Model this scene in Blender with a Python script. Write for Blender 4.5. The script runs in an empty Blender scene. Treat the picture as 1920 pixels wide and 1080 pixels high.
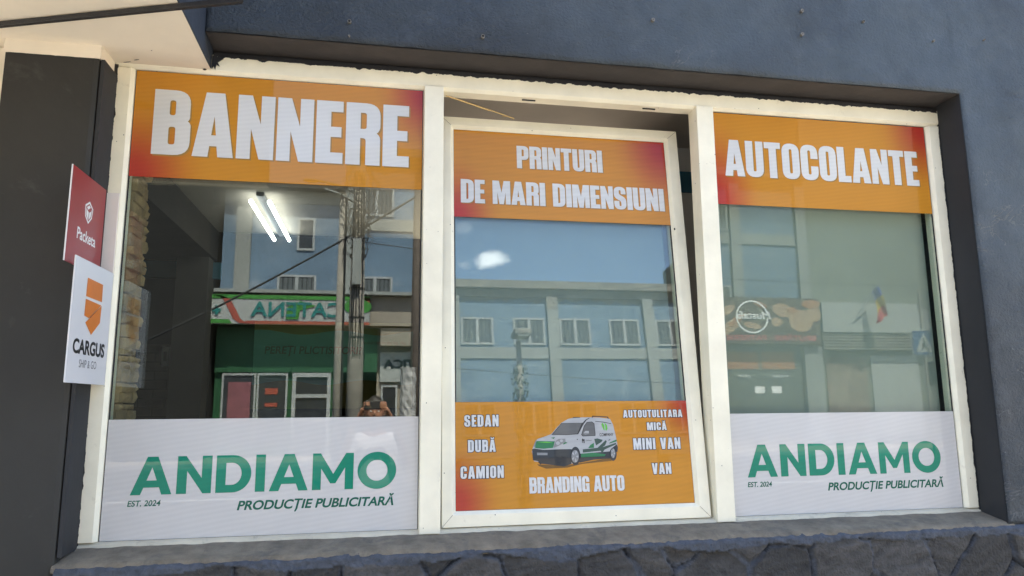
import bpy, bmesh, math, random
from mathutils import Vector, Matrix, noise
random.seed(7)
sc = bpy.context.scene
COL = sc.collection
R = math.radians

# ------------------------------------------------------------------ camera
cd = bpy.data.cameras.new('camera'); cam = bpy.data.objects.new('camera', cd); COL.objects.link(cam)
CX, CY, CZ = 0.963, -2.9047, 1.5267
F_ = Vector((0.18450281, 0.96972605, 0.15996905)); R_ = Vector((0.98258211, -0.18566623, -0.00777515)); U_ = R_.cross(F_)
cam.matrix_world = Matrix(((R_.x, U_.x, -F_.x, CX), (R_.y, U_.y, -F_.y, CY), (R_.z, U_.z, -F_.z, CZ), (0, 0, 0, 1)))
cd.sensor_width = 36.0; cd.lens = 36.0 * 1342.0 / 1920.0; cd.clip_start = 0.02; cd.clip_end = 3000
sc.camera = cam

# ------------------------------------------------------------------ sky and sun
SUN_EL, SUN_AZ = 60.0, 12.0          # degrees; sun stands behind the shop (+y), a little to the right
wd = bpy.data.worlds.new('World'); sc.world = wd; wd.use_nodes = True
wn = wd.node_tree; wn.nodes.clear()
def N(t, nt, **k):
    n = nt.nodes.new(t)
    for a, b in k.items(): setattr(n, a, b)
    return n
wo = N('ShaderNodeOutputWorld', wn); wb = N('ShaderNodeBackground', wn); sky = N('ShaderNodeTexSky', wn)
sky.sky_type = 'NISHITA'; sky.sun_disc = False; sky.sun_elevation = R(SUN_EL); sky.sun_rotation = R(SUN_AZ)
sky.air_density = 1.0; sky.dust_density = 1.2; sky.ozone_density = 1.5
tc = N('ShaderNodeTexCoord', wn)
# small cumulus clouds: noise cut to a few patches of sky
def cloud(direction, rad, seed, amount):
    d = Vector(direction).normalized()
    mp = N('ShaderNodeMapping', wn); mp.vector_type = 'TEXTURE'
    vd = N('ShaderNodeVectorMath', wn, operation='SUBTRACT'); vd.inputs[1].default_value = d
    sq = N('ShaderNodeVectorMath', wn, operation='MULTIPLY'); sq.inputs[1].default_value = (1/rad[0], 1/rad[0], 1/rad[1])
    ln = N('ShaderNodeVectorMath', wn, operation='LENGTH')
    wn.links.new(tc.outputs['Generated'], vd.inputs[0]); wn.links.new(vd.outputs[0], sq.inputs[0]); wn.links.new(sq.outputs[0], ln.inputs[0])
    nz = N('ShaderNodeTexNoise', wn); nz.inputs['Scale'].default_value = 22; nz.inputs['Detail'].default_value = 8; nz.noise_dimensions = '4D'; nz.inputs['W'].default_value = seed
    nz.inputs['Roughness'].default_value = .62
    wn.links.new(tc.outputs['Generated'], nz.inputs['Vector'])
    a = N('ShaderNodeMath', wn, operation='MULTIPLY'); a.inputs[1].default_value = 2.1; wn.links.new(nz.outputs[0], a.inputs[0])
    b = N('ShaderNodeMath', wn, operation='SUBTRACT'); wn.links.new(a.outputs[0], b.inputs[0]); wn.links.new(ln.outputs['Value'], b.inputs[1])
    c = N('ShaderNodeMapRange', wn); c.inputs['From Min'].default_value = .15; c.inputs['From Max'].default_value = .75; c.inputs['To Max'].default_value = amount
    wn.links.new(b.outputs[0], c.inputs['Value']); return c.outputs[0]
cl = None
for args in (((0.1542, -0.911, 0.382), (.027, .014), 1.7, .6), ((0.1176, -0.898, 0.424), (.018, .010), 3.1, .08), ((.1176, -.919, .377), (.012, .008), 5.2, .12),
             ((-.5, -.6, .6), (.25, .12), 8.1, .8), ((.6, .1, .75), (.3, .2), 2.2, .7)):
    o = cloud(*args)
    if cl is None: cl = o
    else:
        m = N('ShaderNodeMath', wn, operation='MAXIMUM'); wn.links.new(cl, m.inputs[0]); wn.links.new(o, m.inputs[1]); cl = m.outputs[0]
mx = N('ShaderNodeMix', wn, data_type='RGBA'); mx.inputs['B'].default_value = (14, 14, 14.3, 1)
wn.links.new(cl, mx.inputs['Factor']); wn.links.new(sky.outputs[0], mx.inputs['A']); wn.links.new(mx.outputs['Result'], wb.inputs[0])
wb.inputs[1].default_value = 0.12; wn.links.new(wb.outputs[0], wo.inputs[0])
sd = bpy.data.lights.new('sun', 'SUN'); sun = bpy.data.objects.new('sun', sd); COL.objects.link(sun)
sd.energy = 5.0; sd.angle = R(.5); sd.color = (1, .93, .82)
sv = Vector((math.sin(R(SUN_AZ)) * math.cos(R(SUN_EL)), math.cos(R(SUN_AZ)) * math.cos(R(SUN_EL)), math.sin(R(SUN_EL))))
sun.rotation_euler = sv.to_track_quat('Z', 'Y').to_euler(); sun.location = sv * 60
sc.view_settings.view_transform = 'Standard'; sc.view_settings.look = 'None'; sc.view_settings.exposure = 2.55; sc.view_settings.gamma = 1

# ------------------------------------------------------------------ materials
def rgb(r, g, b):
    f = lambda c: ((c/255+.055)/1.055)**2.4 if c > 10 else c/255/12.92
    return (f(r), f(g), f(b), 1)
def mat(name, col, rough=.7, var=.12, scale=6, bump=0, bscale=60, metal=0, spec=.5, dirt=None, dscale=3, dthr=.58, coat=0, emit=0, bdist=.003, fine=0):
    m = bpy.data.materials.new(name); m.use_nodes = True; nt = m.node_tree; p = nt.nodes['Principled BSDF']
    col = tuple(col) + ((1,) if len(col) == 3 else ())
    p.inputs['Roughness'].default_value = rough; p.inputs['Metallic'].default_value = metal; p.inputs['Specular IOR Level'].default_value = spec
    if coat: p.inputs['Coat Weight'].default_value = coat; p.inputs['Coat Roughness'].default_value = .015
    tcn = N('ShaderNodeTexCoord', nt)
    out = None
    if var:
        nz = N('ShaderNodeTexNoise', nt); nz.inputs['Scale'].default_value = scale; nz.inputs['Detail'].default_value = 8; nz.inputs['Roughness'].default_value = .6
        nt.links.new(tcn.outputs['Object'], nz.inputs['Vector'])
        mr = N('ShaderNodeMapRange', nt); mr.inputs['From Min'].default_value = .3; mr.inputs['From Max'].default_value = .7
        mr.inputs['To Min'].default_value = 1-var; mr.inputs['To Max'].default_value = 1+var; nt.links.new(nz.outputs[0], mr.inputs[0])
        vm = N('ShaderNodeVectorMath', nt, operation='SCALE'); vm.inputs[0].default_value = col[:3]; nt.links.new(mr.outputs[0], vm.inputs['Scale']); out = vm.outputs[0]
    if dirt:
        nz = N('ShaderNodeTexNoise', nt); nz.inputs['Scale'].default_value = dscale; nz.inputs['Detail'].default_value = 12; nz.inputs['Roughness'].default_value = .72; nz.inputs['Distortion'].default_value = .6
        nt.links.new(tcn.outputs['Object'], nz.inputs['Vector'])
        mr = N('ShaderNodeMapRange', nt); mr.inputs['From Min'].default_value = dthr; mr.inputs['From Max'].default_value = dthr+.16; mr.inputs['To Max'].default_value = dirt[3]
        nt.links.new(nz.outputs[0], mr.inputs[0])
        mixn = N('ShaderNodeMix', nt, data_type='RGBA'); nt.links.new(mr.outputs[0], mixn.inputs['Factor'])
        if out: nt.links.new(out, mixn.inputs['A'])
        else: mixn.inputs['A'].default_value = col
        mixn.inputs['B'].default_value = (*dirt[:3], 1); out = mixn.outputs['Result']
    if out: nt.links.new(out, p.inputs['Base Color'])
    else: p.inputs['Base Color'].default_value = col
    if bump:
        nz = N('ShaderNodeTexNoise', nt); nz.inputs['Scale'].default_value = bscale; nz.inputs['Detail'].default_value = 10; nz.inputs['Roughness'].default_value = .65
        nt.links.new(tcn.outputs['Object'], nz.inputs['Vector']); h = nz.outputs[0]
        if fine:
            n2 = N('ShaderNodeTexNoise', nt); n2.inputs['Scale'].default_value = fine; n2.inputs['Detail'].default_value = 6; n2.inputs['Distortion'].default_value = 1.2
            nt.links.new(tcn.outputs['Object'], n2.inputs['Vector']); ad = N('ShaderNodeMath', nt, operation='ADD'); nt.links.new(h, ad.inputs[0]); nt.links.new(n2.outputs[0], ad.inputs[1]); h = ad.outputs[0]
        b = N('ShaderNodeBump', nt); b.inputs['Strength'].default_value = bump; b.inputs['Distance'].default_value = bdist
        nt.links.new(h, b.inputs['Height']); nt.links.new(b.outputs[0], p.inputs['Normal'])
    if emit:
        p.inputs['Emission Color'].default_value = col; p.inputs['Emission Strength'].default_value = emit
    return m

M = {}
def wall_mat():
    m = mat('blue_grey_plaster', (.05, .07, .09), .52, 0, spec=.55); nt = m.node_tree; L = nt.links.new; p = nt.nodes['Principled BSDF']
    t = N('ShaderNodeTexCoord', nt)
    def noise_(scale, detail=8, rough=.6, dist=0, mapping=None, w_=0):
        n = N('ShaderNodeTexNoise', nt); n.inputs['Scale'].default_value = scale; n.inputs['Detail'].default_value = detail; n.inputs['Roughness'].default_value = rough; n.inputs['Distortion'].default_value = dist
        n.noise_dimensions = '4D'; n.inputs['W'].default_value = w_
        if mapping:
            mp = N('ShaderNodeMapping', nt); mp.inputs['Scale'].default_value = mapping[:3]; mp.inputs['Rotation'].default_value = (0, mapping[3], 0); L(t.outputs['Object'], mp.inputs[0]); L(mp.outputs[0], n.inputs['Vector'])
        else: L(t.outputs['Object'], n.inputs['Vector'])
        return n.outputs[0]
    def rng(v, a, b, c=0., d=1.):
        r = N('ShaderNodeMapRange', nt); r.inputs['From Min'].default_value = a; r.inputs['From Max'].default_value = b; r.inputs['To Min'].default_value = c; r.inputs['To Max'].default_value = d; L(v, r.inputs[0]); return r.outputs[0]
    def math_(op, a, b=None):
        n = N('ShaderNodeMath', nt, operation=op)
        for k, v in enumerate((a, b)):
            if v is None: continue
            if isinstance(v, (int, float)): n.inputs[k].default_value = v
            else: L(v, n.inputs[k])
        return n.outputs[0]
    def mix(f, a, b):
        n = N('ShaderNodeMix', nt, data_type='RGBA'); L(f, n.inputs['Factor'])
        for k, v in (('A', a), ('B', b)):
            if isinstance(v, tuple): n.inputs[k].default_value = (*v, 1)
            else: L(v, n.inputs[k])
        return n.outputs['Result']
    c = mix(rng(noise_(.75, 3, .5, .4, None, 3.3) , .38, .58), (.019, .025, .033), (.050, .067, .083))
    c = mix(rng(noise_(4.5, 10, .7, .3), .50, .74, 0, .55), c, (.095, .112, .125))           # rubbed, paler patches
    c = mix(rng(noise_(2.6, 10, .72, .8, None, 7.1), .55, .72, 0, .6), c, (.026, .034, .046))     # darker roller overlaps
    st = noise_(3.0, 6, .6, .2, (3.2, 1, .28, .0), 2.2)
    c = mix(rng(st, .60, .74, 0, .4), c, (.10, .115, .125))                                    # faint vertical runs
    ln = math_('ABSOLUTE', math_('SUBTRACT', noise_(2.3, 5, .55, 1.1, (1, 1, 2.2, .35), 4.0), .5))
    line = math_('MULTIPLY', rng(ln, .0, .0055, 1, 0), rng(noise_(1.9, 2, .5, 0, None, 9.9), .54, .60))
    c = mix(math_('MULTIPLY', line, .55), c, (.20, .20, .19))                                  # hairline cracks showing the render
    sp = rng(noise_(42, 3, .5), .70, .74, 0, .6)
    c = mix(sp, c, (.13, .135, .13)); L(c, p.inputs['Base Color'])
    L(rng(noise_(6, 6), .3, .7, .42, .68), p.inputs['Roughness'])
    h = math_('ADD', math_('MULTIPLY', noise_(12, 8, .6, .2), 1.0), math_('MULTIPLY', noise_(85, 6, .65), 1.0))
    wr = math_('MULTIPLY', noise_(24, 6, .6, 1.6, (1, 1, 2.6, .2), 5.), rng(noise_(1.5, 3, .5, 0, None, 12.), .50, .62))
    h = math_('ADD', math_('ADD', h, math_('MULTIPLY', wr, 1.1)), math_('MULTIPLY', line, -.35))
    b = N('ShaderNodeBump', nt); b.inputs['Strength'].default_value = .9; b.inputs['Distance'].default_value = .014; L(h, b.inputs['Height']); L(b.outputs[0], p.inputs['Normal'])
    return m
M['wall'] = wall_mat()
M['charcoal'] = mat('charcoal_paint', (.0195, .019, .017), .62, .30, 1.6, .6, 30, dirt=(.075, .073, .066, .5), dscale=5, dthr=.61, bdist=.002)
M['reveal'] = mat('bounce_tinted_paint', (.047, .041, .039), .8, .25, 5, .7, 25, dirt=(.10, .085, .075, .5), dscale=6, dthr=.62, bdist=.004)  # brown tone stands in for warm ground bounce on the recess underside
M['jamb'] = mat('dark_jamb_paint', (.022, .0225, .025), .8, .15, 4, .5, 40, bdist=.002)
M['navy'] = mat('navy_plaster', (.022, .03, .045), .7, .25, 4, .7, 30, bdist=.004)
M['tar'] = mat('black_sealant', (.012, .012, .014), .55, .3, 20, .9, 60, bdist=.004)
M['cream'] = mat('cream_plaster', (.83, .745, .61), .85, .06, 2.5, .35, 14, dirt=(.5, .42, .32, .4), dscale=3, dthr=.62, bdist=.004)
M['pvc'] = mat('aged_cream_frame_paint', (.84, .79, .63), .42, .09, 5, .35, 50, dirt=(.36, .31, .22, .55), dscale=13, dthr=.625, bdist=.0012)
M['pvc_low'] = mat('weathered_frame_paint', (.60, .535, .40), .5, .14, 9, .5, 60, dirt=(.26, .23, .18, .8), dscale=11, dthr=.54, bdist=.002)
M['veil_sheet'] = mat('grey_green_veil_sheet', (.262, .272, .245), .9, .06, 1.5)  # tone of the added sheet that lifts the right pane to a veil
M['sash_veil_sheet'] = mat('pale_grey_veil_sheet', (.245, .265, .26), .9, .06, 1.5)
M['gasket'] = mat('black_rubber', (.012, .012, .012), .6, 0)
M['sill'] = mat('grey_cement', (.25, .21, .155), .9, .30, 14, 1.0, 45, dirt=(.10, .10, .10, .6), dscale=9, dthr=.52, bdist=.012, fine=160)
M['brass'] = mat('brass_rod', (.45, .33, .16), .4, .1, 30, metal=.8)
M['white_board'] = mat('white_board', (.66, .65, .66), .35, .03, 3)
M['plate'] = mat('off_white_plate', (.74, .68, .63), .35, .03, 3)
M['red_board'] = mat('dark_red_board', (.27, .012, .018), .35, .04, 3)
M['white_ink'] = mat('white_ink', (.75, .74, .73), .4, 0)
M['black_ink'] = mat('black_ink', (.008, .01, .014), .4, 0)
M['grey_ink'] = mat('grey_ink', (.12, .12, .13), .4, 0)
M['orange_ink'] = mat('orange_ink', (.62, .17, .018), .4, .04, 20)
M['orange_dark'] = mat('deep_orange_ink', (.33, .07, .012), .4, .04, 20)
M['screw'] = mat('steel_anchor', (.20, .18, .15), .6, .5, 90, metal=.2)
M['hole'] = mat('dark_hole', (.01, .009, .008), .9, 0)

def glass_mat(name, tint, base=.040, gain=1.0):
    m = bpy.data.materials.new(name); m.use_nodes = True; nt = m.node_tree; nt.nodes.clear()
    o = N('ShaderNodeOutputMaterial', nt); mix = N('ShaderNodeMixShader', nt); t = N('ShaderNodeBsdfTransparent', nt); g = N('ShaderNodeBsdfGlossy', nt)
    t.inputs[0].default_value = (*tint, 1); g.inputs['Roughness'].default_value = 0.0; g.inputs[0].default_value = (1, 1, 1, 1)
    ge = N('ShaderNodeNewGeometry', nt); dt = N('ShaderNodeVectorMath', nt, operation='DOT_PRODUCT')
    nt.links.new(ge.outputs['Incoming'], dt.inputs[0]); nt.links.new(ge.outputs['True Normal'], dt.inputs[1])
    ab = N('ShaderNodeMath', nt, operation='ABSOLUTE'); nt.links.new(dt.outputs['Value'], ab.inputs[0])
    om = N('ShaderNodeMath', nt, operation='SUBTRACT'); om.inputs[0].default_value = 1; nt.links.new(ab.outputs[0], om.inputs[1])
    pw = N('ShaderNodeMath', nt, operation='POWER'); pw.inputs[1].default_value = 5; nt.links.new(om.outputs[0], pw.inputs[0])
    ma = N('ShaderNodeMath', nt, operation='MULTIPLY_ADD'); ma.inputs[1].default_value = (1-base)*gain; ma.inputs[2].default_value = base
    nt.links.new(pw.outputs[0], ma.inputs[0]); nt.links.new(ma.outputs[0], mix.inputs[0])
    nz = N('ShaderNodeTexNoise', nt); nz.inputs['Scale'].default_value = 1.1; nz.inputs['Detail'].default_value = 1
    tcn = N('ShaderNodeTexCoord', nt); nt.links.new(tcn.outputs['Object'], nz.inputs['Vector'])
    b = N('ShaderNodeBump', nt); b.inputs['Strength'].default_value = .10; b.inputs['Distance'].default_value = .0012
    nt.links.new(nz.outputs[0], b.inputs['Height']); nt.links.new(b.outputs[0], g.inputs['Normal'])
    nt.links.new(t.outputs[0], mix.inputs[1]); nt.links.new(g.outputs[0], mix.inputs[2]); nt.links.new(mix.outputs[0], o.inputs[0])
    return m
M['glass'] = glass_mat('window_glass', (.93, .96, .945)); M['glass_weak_reflection'] = glass_mat('weak_reflection_window_glass', (.93, .96, .945), base=.026)  # second glass differs only in its lower base reflectivity

def film_mat(name, base, red=None, pitch=.0035, blobs=()):
    """printed perforated window film under a clear gloss; blobs = red corners (u, v, ru, rv)"""
    m = bpy.data.materials.new(name); m.use_nodes = True; nt = m.node_tree; p = nt.nodes['Principled BSDF']
    uv = N('ShaderNodeUVMap', nt); L = nt.links.new
    cur = None
    sepo = N('ShaderNodeTexCoord', nt)
    fac = None
    for (u, v, ru, rv) in blobs:
        s = N('ShaderNodeVectorMath', nt, operation='SUBTRACT'); s.inputs[1].default_value = (u, v, 0); L(uv.outputs[0], s.inputs[0])
        q = N('ShaderNodeVectorMath', nt, operation='MULTIPLY'); q.inputs[1].default_value = (1/ru, 1/rv, 0); L(s.outputs[0], q.inputs[0])
        l = N('ShaderNodeVectorMath', nt, operation='LENGTH'); L(q.outputs[0], l.inputs[0])
        mr = N('ShaderNodeMapRange', nt, interpolation_type='SMOOTHSTEP'); mr.inputs['From Min'].default_value = 1; mr.inputs['From Max'].default_value = .1; L(l.outputs['Value'], mr.inputs[0])
        if fac is None: fac = mr.outputs[0]
        else:
            mm = N('ShaderNodeMath', nt, operation='MAXIMUM'); L(fac, mm.inputs[0]); L(mr.outputs[0], mm.inputs[1]); fac = mm.outputs[0]
    a = N('ShaderNodeMix', nt, data_type='RGBA'); a.inputs['A'].default_value = (*base, 1); a.inputs['B'].default_value = (*(red or base), 1)
    if fac is None: a.inputs['Factor'].default_value = 0
    else: L(fac, a.inputs['Factor'])
    # rows of punched holes
    w1 = N('ShaderNodeTexVoronoi', nt); w1.inputs['Scale'].default_value = 1/pitch; w1.inputs['Randomness'].default_value = 0.0
    mp = N('ShaderNodeMapping', nt); mp.inputs['Rotation'].default_value = (0, R(9), 0); L(sepo.outputs['Object'], mp.inputs[0]); L(mp.outputs[0], w1.inputs['Vector'])
    mr = N('ShaderNodeMapRange', nt); mr.inputs['From Min'].default_value = .25; mr.inputs['From Max'].default_value = .42; mr.inputs['To Min'].default_value = .91; mr.inputs['To Max'].default_value = 1.04; L(w1.outputs['Distance'], mr.inputs[0])
    w2 = N('ShaderNodeTexNoise', nt); w2.inputs['Scale'].default_value = 2.5; w2.inputs['Detail'].default_value = 6; L(sepo.outputs['Object'], w2.inputs['Vector'])
    m2 = N('ShaderNodeMapRange', nt); m2.inputs['From Min'].default_value = .3; m2.inputs['From Max'].default_value = .7; m2.inputs['To Min'].default_value = .93; m2.inputs['To Max'].default_value = 1.07; L(w2.outputs[0], m2.inputs[0])
    w3 = N('ShaderNodeTexWave', nt); w3.bands_direction = 'Z'; w3.inputs['Scale'].default_value = 17; w3.inputs['Distortion'].default_value = 3.5; w3.inputs['Detail'].default_value = 1; w3.inputs['Detail Scale'].default_value = .25
    L(mp.outputs[0], w3.inputs['Vector'])
    m3 = N('ShaderNodeMapRange', nt); m3.inputs['To Min'].default_value = .975; m3.inputs['To Max'].default_value = 1.02; L(w3.outputs['Fac'], m3.inputs[0])
    k = N('ShaderNodeMath', nt, operation='MULTIPLY'); L(mr.outputs[0], k.inputs[0]); L(m2.outputs[0], k.inputs[1])
    k2 = N('ShaderNodeMath', nt, operation='MULTIPLY'); L(k.outputs[0], k2.inputs[0]); L(m3.outputs[0], k2.inputs[1])
    sc_ = N('ShaderNodeVectorMath', nt, operation='SCALE'); L(a.outputs['Result'], sc_.inputs[0]); L(k2.outputs[0], sc_.inputs['Scale'])
    L(sc_.outputs[0], p.inputs['Base Color'])
    p.inputs['Roughness'].default_value = .6; p.inputs['Specular IOR Level'].default_value = .2
    p.inputs['Coat Weight'].default_value = 1; p.inputs['Coat Roughness'].default_value = .0; p.inputs['Coat IOR'].default_value = 1.34
    return m
ORANGE = (.50, .208, .014); RED = (.37, .026, .014)

# ------------------------------------------------------------------ mesh helpers
class MB:
    def __init__(s): s.v = []; s.f = []; s.mi = []
    def add(s, vs, fs, mi=0):
        o = len(s.v); s.v += [tuple(v) for v in vs]; s.f += [tuple(i+o for i in f) for f in fs]; s.mi += [mi]*len(fs); return s
    def box(s, x0, x1, y0, y1, z0, z1, mi=0):
        vs = [(x, y, z) for x in (x0, x1) for y in (y0, y1) for z in (z0, z1)]
        return s.add(vs, [(0, 1, 3, 2), (4, 6, 7, 5), (0, 4, 5, 1), (2, 3, 7, 6), (0, 2, 6, 4), (1, 5, 7, 3)], mi)
    def prism(s, poly, a0, a1, fn, mi=0):
        """poly of (p, q); fn(p, q, a) -> xyz"""
        n = len(poly); vs = [fn(p, q, a0) for p, q in poly] + [fn(p, q, a1) for p, q in poly]
        fs = [tuple(range(n)), tuple(range(2*n-1, n-1, -1))] + [(i, (i+1) % n+n*0, (i+1) % n+n, i+n) for i in range(n)]
        return s.add(vs, fs, mi)
    def tube(s, pts, r, seg=8, mi=0, cap=True):
        pts = [Vector(p) for p in pts]; rs = r if isinstance(r, (list, tuple)) else [r]*len(pts)
        rings = []; prev = None
        for i, p in enumerate(pts):
            t = (pts[min(i+1, len(pts)-1)]-pts[max(i-1, 0)]).normalized()
            if prev is None:
                a = Vector((0, 0, 1)) if abs(t.z) < .9 else Vector((1, 0, 0)); n = t.cross(a).normalized()
            else: n = (prev - t*prev.dot(t)).normalized()
            prev = n; b = t.cross(n)
            rings.append([p + (n*math.cos(2*math.pi*k/seg)+b*math.sin(2*math.pi*k/seg))*rs[i] for k in range(seg)])
        vs = [v for r_ in rings for v in r_]; fs = []
        for i in range(len(rings)-1):
            for k in range(seg): fs.append((i*seg+k, i*seg+(k+1) % seg, (i+1)*seg+(k+1) % seg, (i+1)*seg+k))
        if cap: fs += [tuple(range(seg-1, -1, -1)), tuple(range((len(rings)-1)*seg, len(rings)*seg))]
        return s.add(vs, fs, mi)
    def ell(s, c, r, mi=0, nu=12, nv=8):
        vs = [(c[0], c[1], c[2]-r[2])]
        for i in range(1, nv):
            th = math.pi*i/nv
            for k in range(nu):
                ph = 2*math.pi*k/nu; vs.append((c[0]+r[0]*math.sin(th)*math.cos(ph), c[1]+r[1]*math.sin(th)*math.sin(ph), c[2]-r[2]*math.cos(th)))
        vs.append((c[0], c[1], c[2]+r[2])); fs = [(0, 1+(k+1) % nu, 1+k) for k in range(nu)]
        for i in range(nv-2):
            for k in range(nu): fs.append((1+i*nu+k, 1+i*nu+(k+1) % nu, 1+(i+1)*nu+(k+1) % nu, 1+(i+1)*nu+k))
        l = len(vs)-1; fs += [(l, 1+(nv-2)*nu+k, 1+(nv-2)*nu+(k+1) % nu) for k in range(nu)]
        return s.add(vs, fs, mi)
    def flat(s, vf, o, U, V, d=0, mi=0):
        """2-D mesh (verts, faces) laid on the plane o + u U + v V"""
        o, U, V = Vector(o), Vector(U), Vector(V); n = U.cross(V).normalized()*d
        return s.add([o+U*a+V*b+n for a, b in vf[0]], vf[1], mi)
    def build(s, name, m, parent=None, bevel=0, smooth=False, fix=True):
        me = bpy.data.meshes.new(name); me.from_pydata(s.v, [], s.f); me.update()
        for x in (m if isinstance(m, (list, tuple)) else [m]): me.materials.append(M[x] if isinstance(x, str) else x)
        me.polygons.foreach_set('material_index', s.mi)
        if fix:
            bm = bmesh.new(); bm.from_mesh(me); bmesh.ops.recalc_face_normals(bm, faces=bm.faces); bm.to_mesh(me); bm.free()
        if smooth: me.polygons.foreach_set('use_smooth', [True]*len(me.polygons))
        o = bpy.data.objects.new(name, me); COL.objects.link(o)
        if parent: o.parent = parent
        if bevel:
            b = o.modifiers.new('bevel', 'BEVEL'); b.width = bevel; b.segments = 2; b.limit_method = 'ANGLE'; b.angle_limit = R(25)
        return o
def empty(name, loc=(0, 0, 0)):
    o = bpy.data.objects.new(name, None); COL.objects.link(o); o.location = loc; o.empty_display_size = .1; return o
def tag(o, label=None, cat=None, group=None, kind=None):
    if label: o['label'] = label
    if cat: o['category'] = cat
    if group: o['group'] = group
    if kind: o['kind'] = kind
    return o
def kids(o): return [c for c in COL.objects if c.parent == o]
def tree(o):
    r = [o]
    for c in kids(o): r += tree(c)
    return r
def rebase(root):
    """geometry is written in world coordinates: move the thing's origin to its base"""
    t = tree(root); pts = [v.co for o in t if o.type == 'MESH' for v in o.data.vertices]
    if not pts: return root
    b = Vector(((min(p.x for p in pts)+max(p.x for p in pts))/2, (min(p.y for p in pts)+max(p.y for p in pts))/2, min(p.z for p in pts)))
    done = set()
    for o in t:
        if o.type == 'MESH' and o.data.name not in done:
            done.add(o.data.name); o.data.transform(Matrix.Translation(-b))
    root.location = b; return root
def copy_tree(o, parent=None, delta=(0, 0, 0)):
    c = o.copy(); COL.objects.link(c); c.parent = parent
    if parent is None: c.location = Vector(o.location)+Vector(delta)
    for ch in kids(o): copy_tree(ch, c)
    return c

# ---- 2-D lettering
def fill2d(loops, offset=0):
    cu = bpy.data.curves.new('t', 'CURVE'); cu.dimensions = '2D'; cu.fill_mode = 'BOTH'; cu.offset = offset
    for lp in loops:
        sp = cu.splines.new('POLY'); sp.points.add(len(lp)-1); sp.use_cyclic_u = True
        for i, (a, b) in enumerate(lp): sp.points[i].co = (a, b, 0, 1)
    o = bpy.data.objects.new('t', cu); COL.objects.link(o); dg = bpy.context.evaluated_depsgraph_get(); dg.update()
    me = bpy.data.meshes.new_from_object(o.evaluated_get(dg)); vf = ([(v.co.x, v.co.y) for v in me.vertices], [tuple(p.vertices) for p in me.polygons])
    COL.objects.unlink(o); bpy.data.objects.remove(o); bpy.data.curves.remove(cu); bpy.data.meshes.remove(me); return vf
def rnd(pts):
    """polygon with rounded corners: points (x, y[, r])"""
    out = []; n = len(pts)
    for i, p in enumerate(pts):
        r = p[2] if len(p) > 2 else 0; c = Vector(p[:2])
        if not r: out.append(tuple(c)); continue
        a = Vector(pts[i-1][:2])-c; b = Vector(pts[(i+1) % n][:2])-c
        r = min(r, a.length*.5 if len(pts[i-1]) > 2 else a.length, b.length*.5 if len(pts[(i+1) % n]) > 2 else b.length)
        p0 = c+a.normalized()*r; p1 = c+b.normalized()*r
        for k in range(7):
            t = k/6; q = p0*(1-t)**2+c*2*t*(1-t)+p1*t*t
            w = .35; m = p0.lerp(p1, t); out.append(tuple(q.lerp(m, -w*0)))
    return out
w, s = .47, .185
def rr(x0, y0, x1, y1, r): return [(x0, y0, r), (x1, y0, r), (x1, y1, r), (x0, y1, r)]
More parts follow.
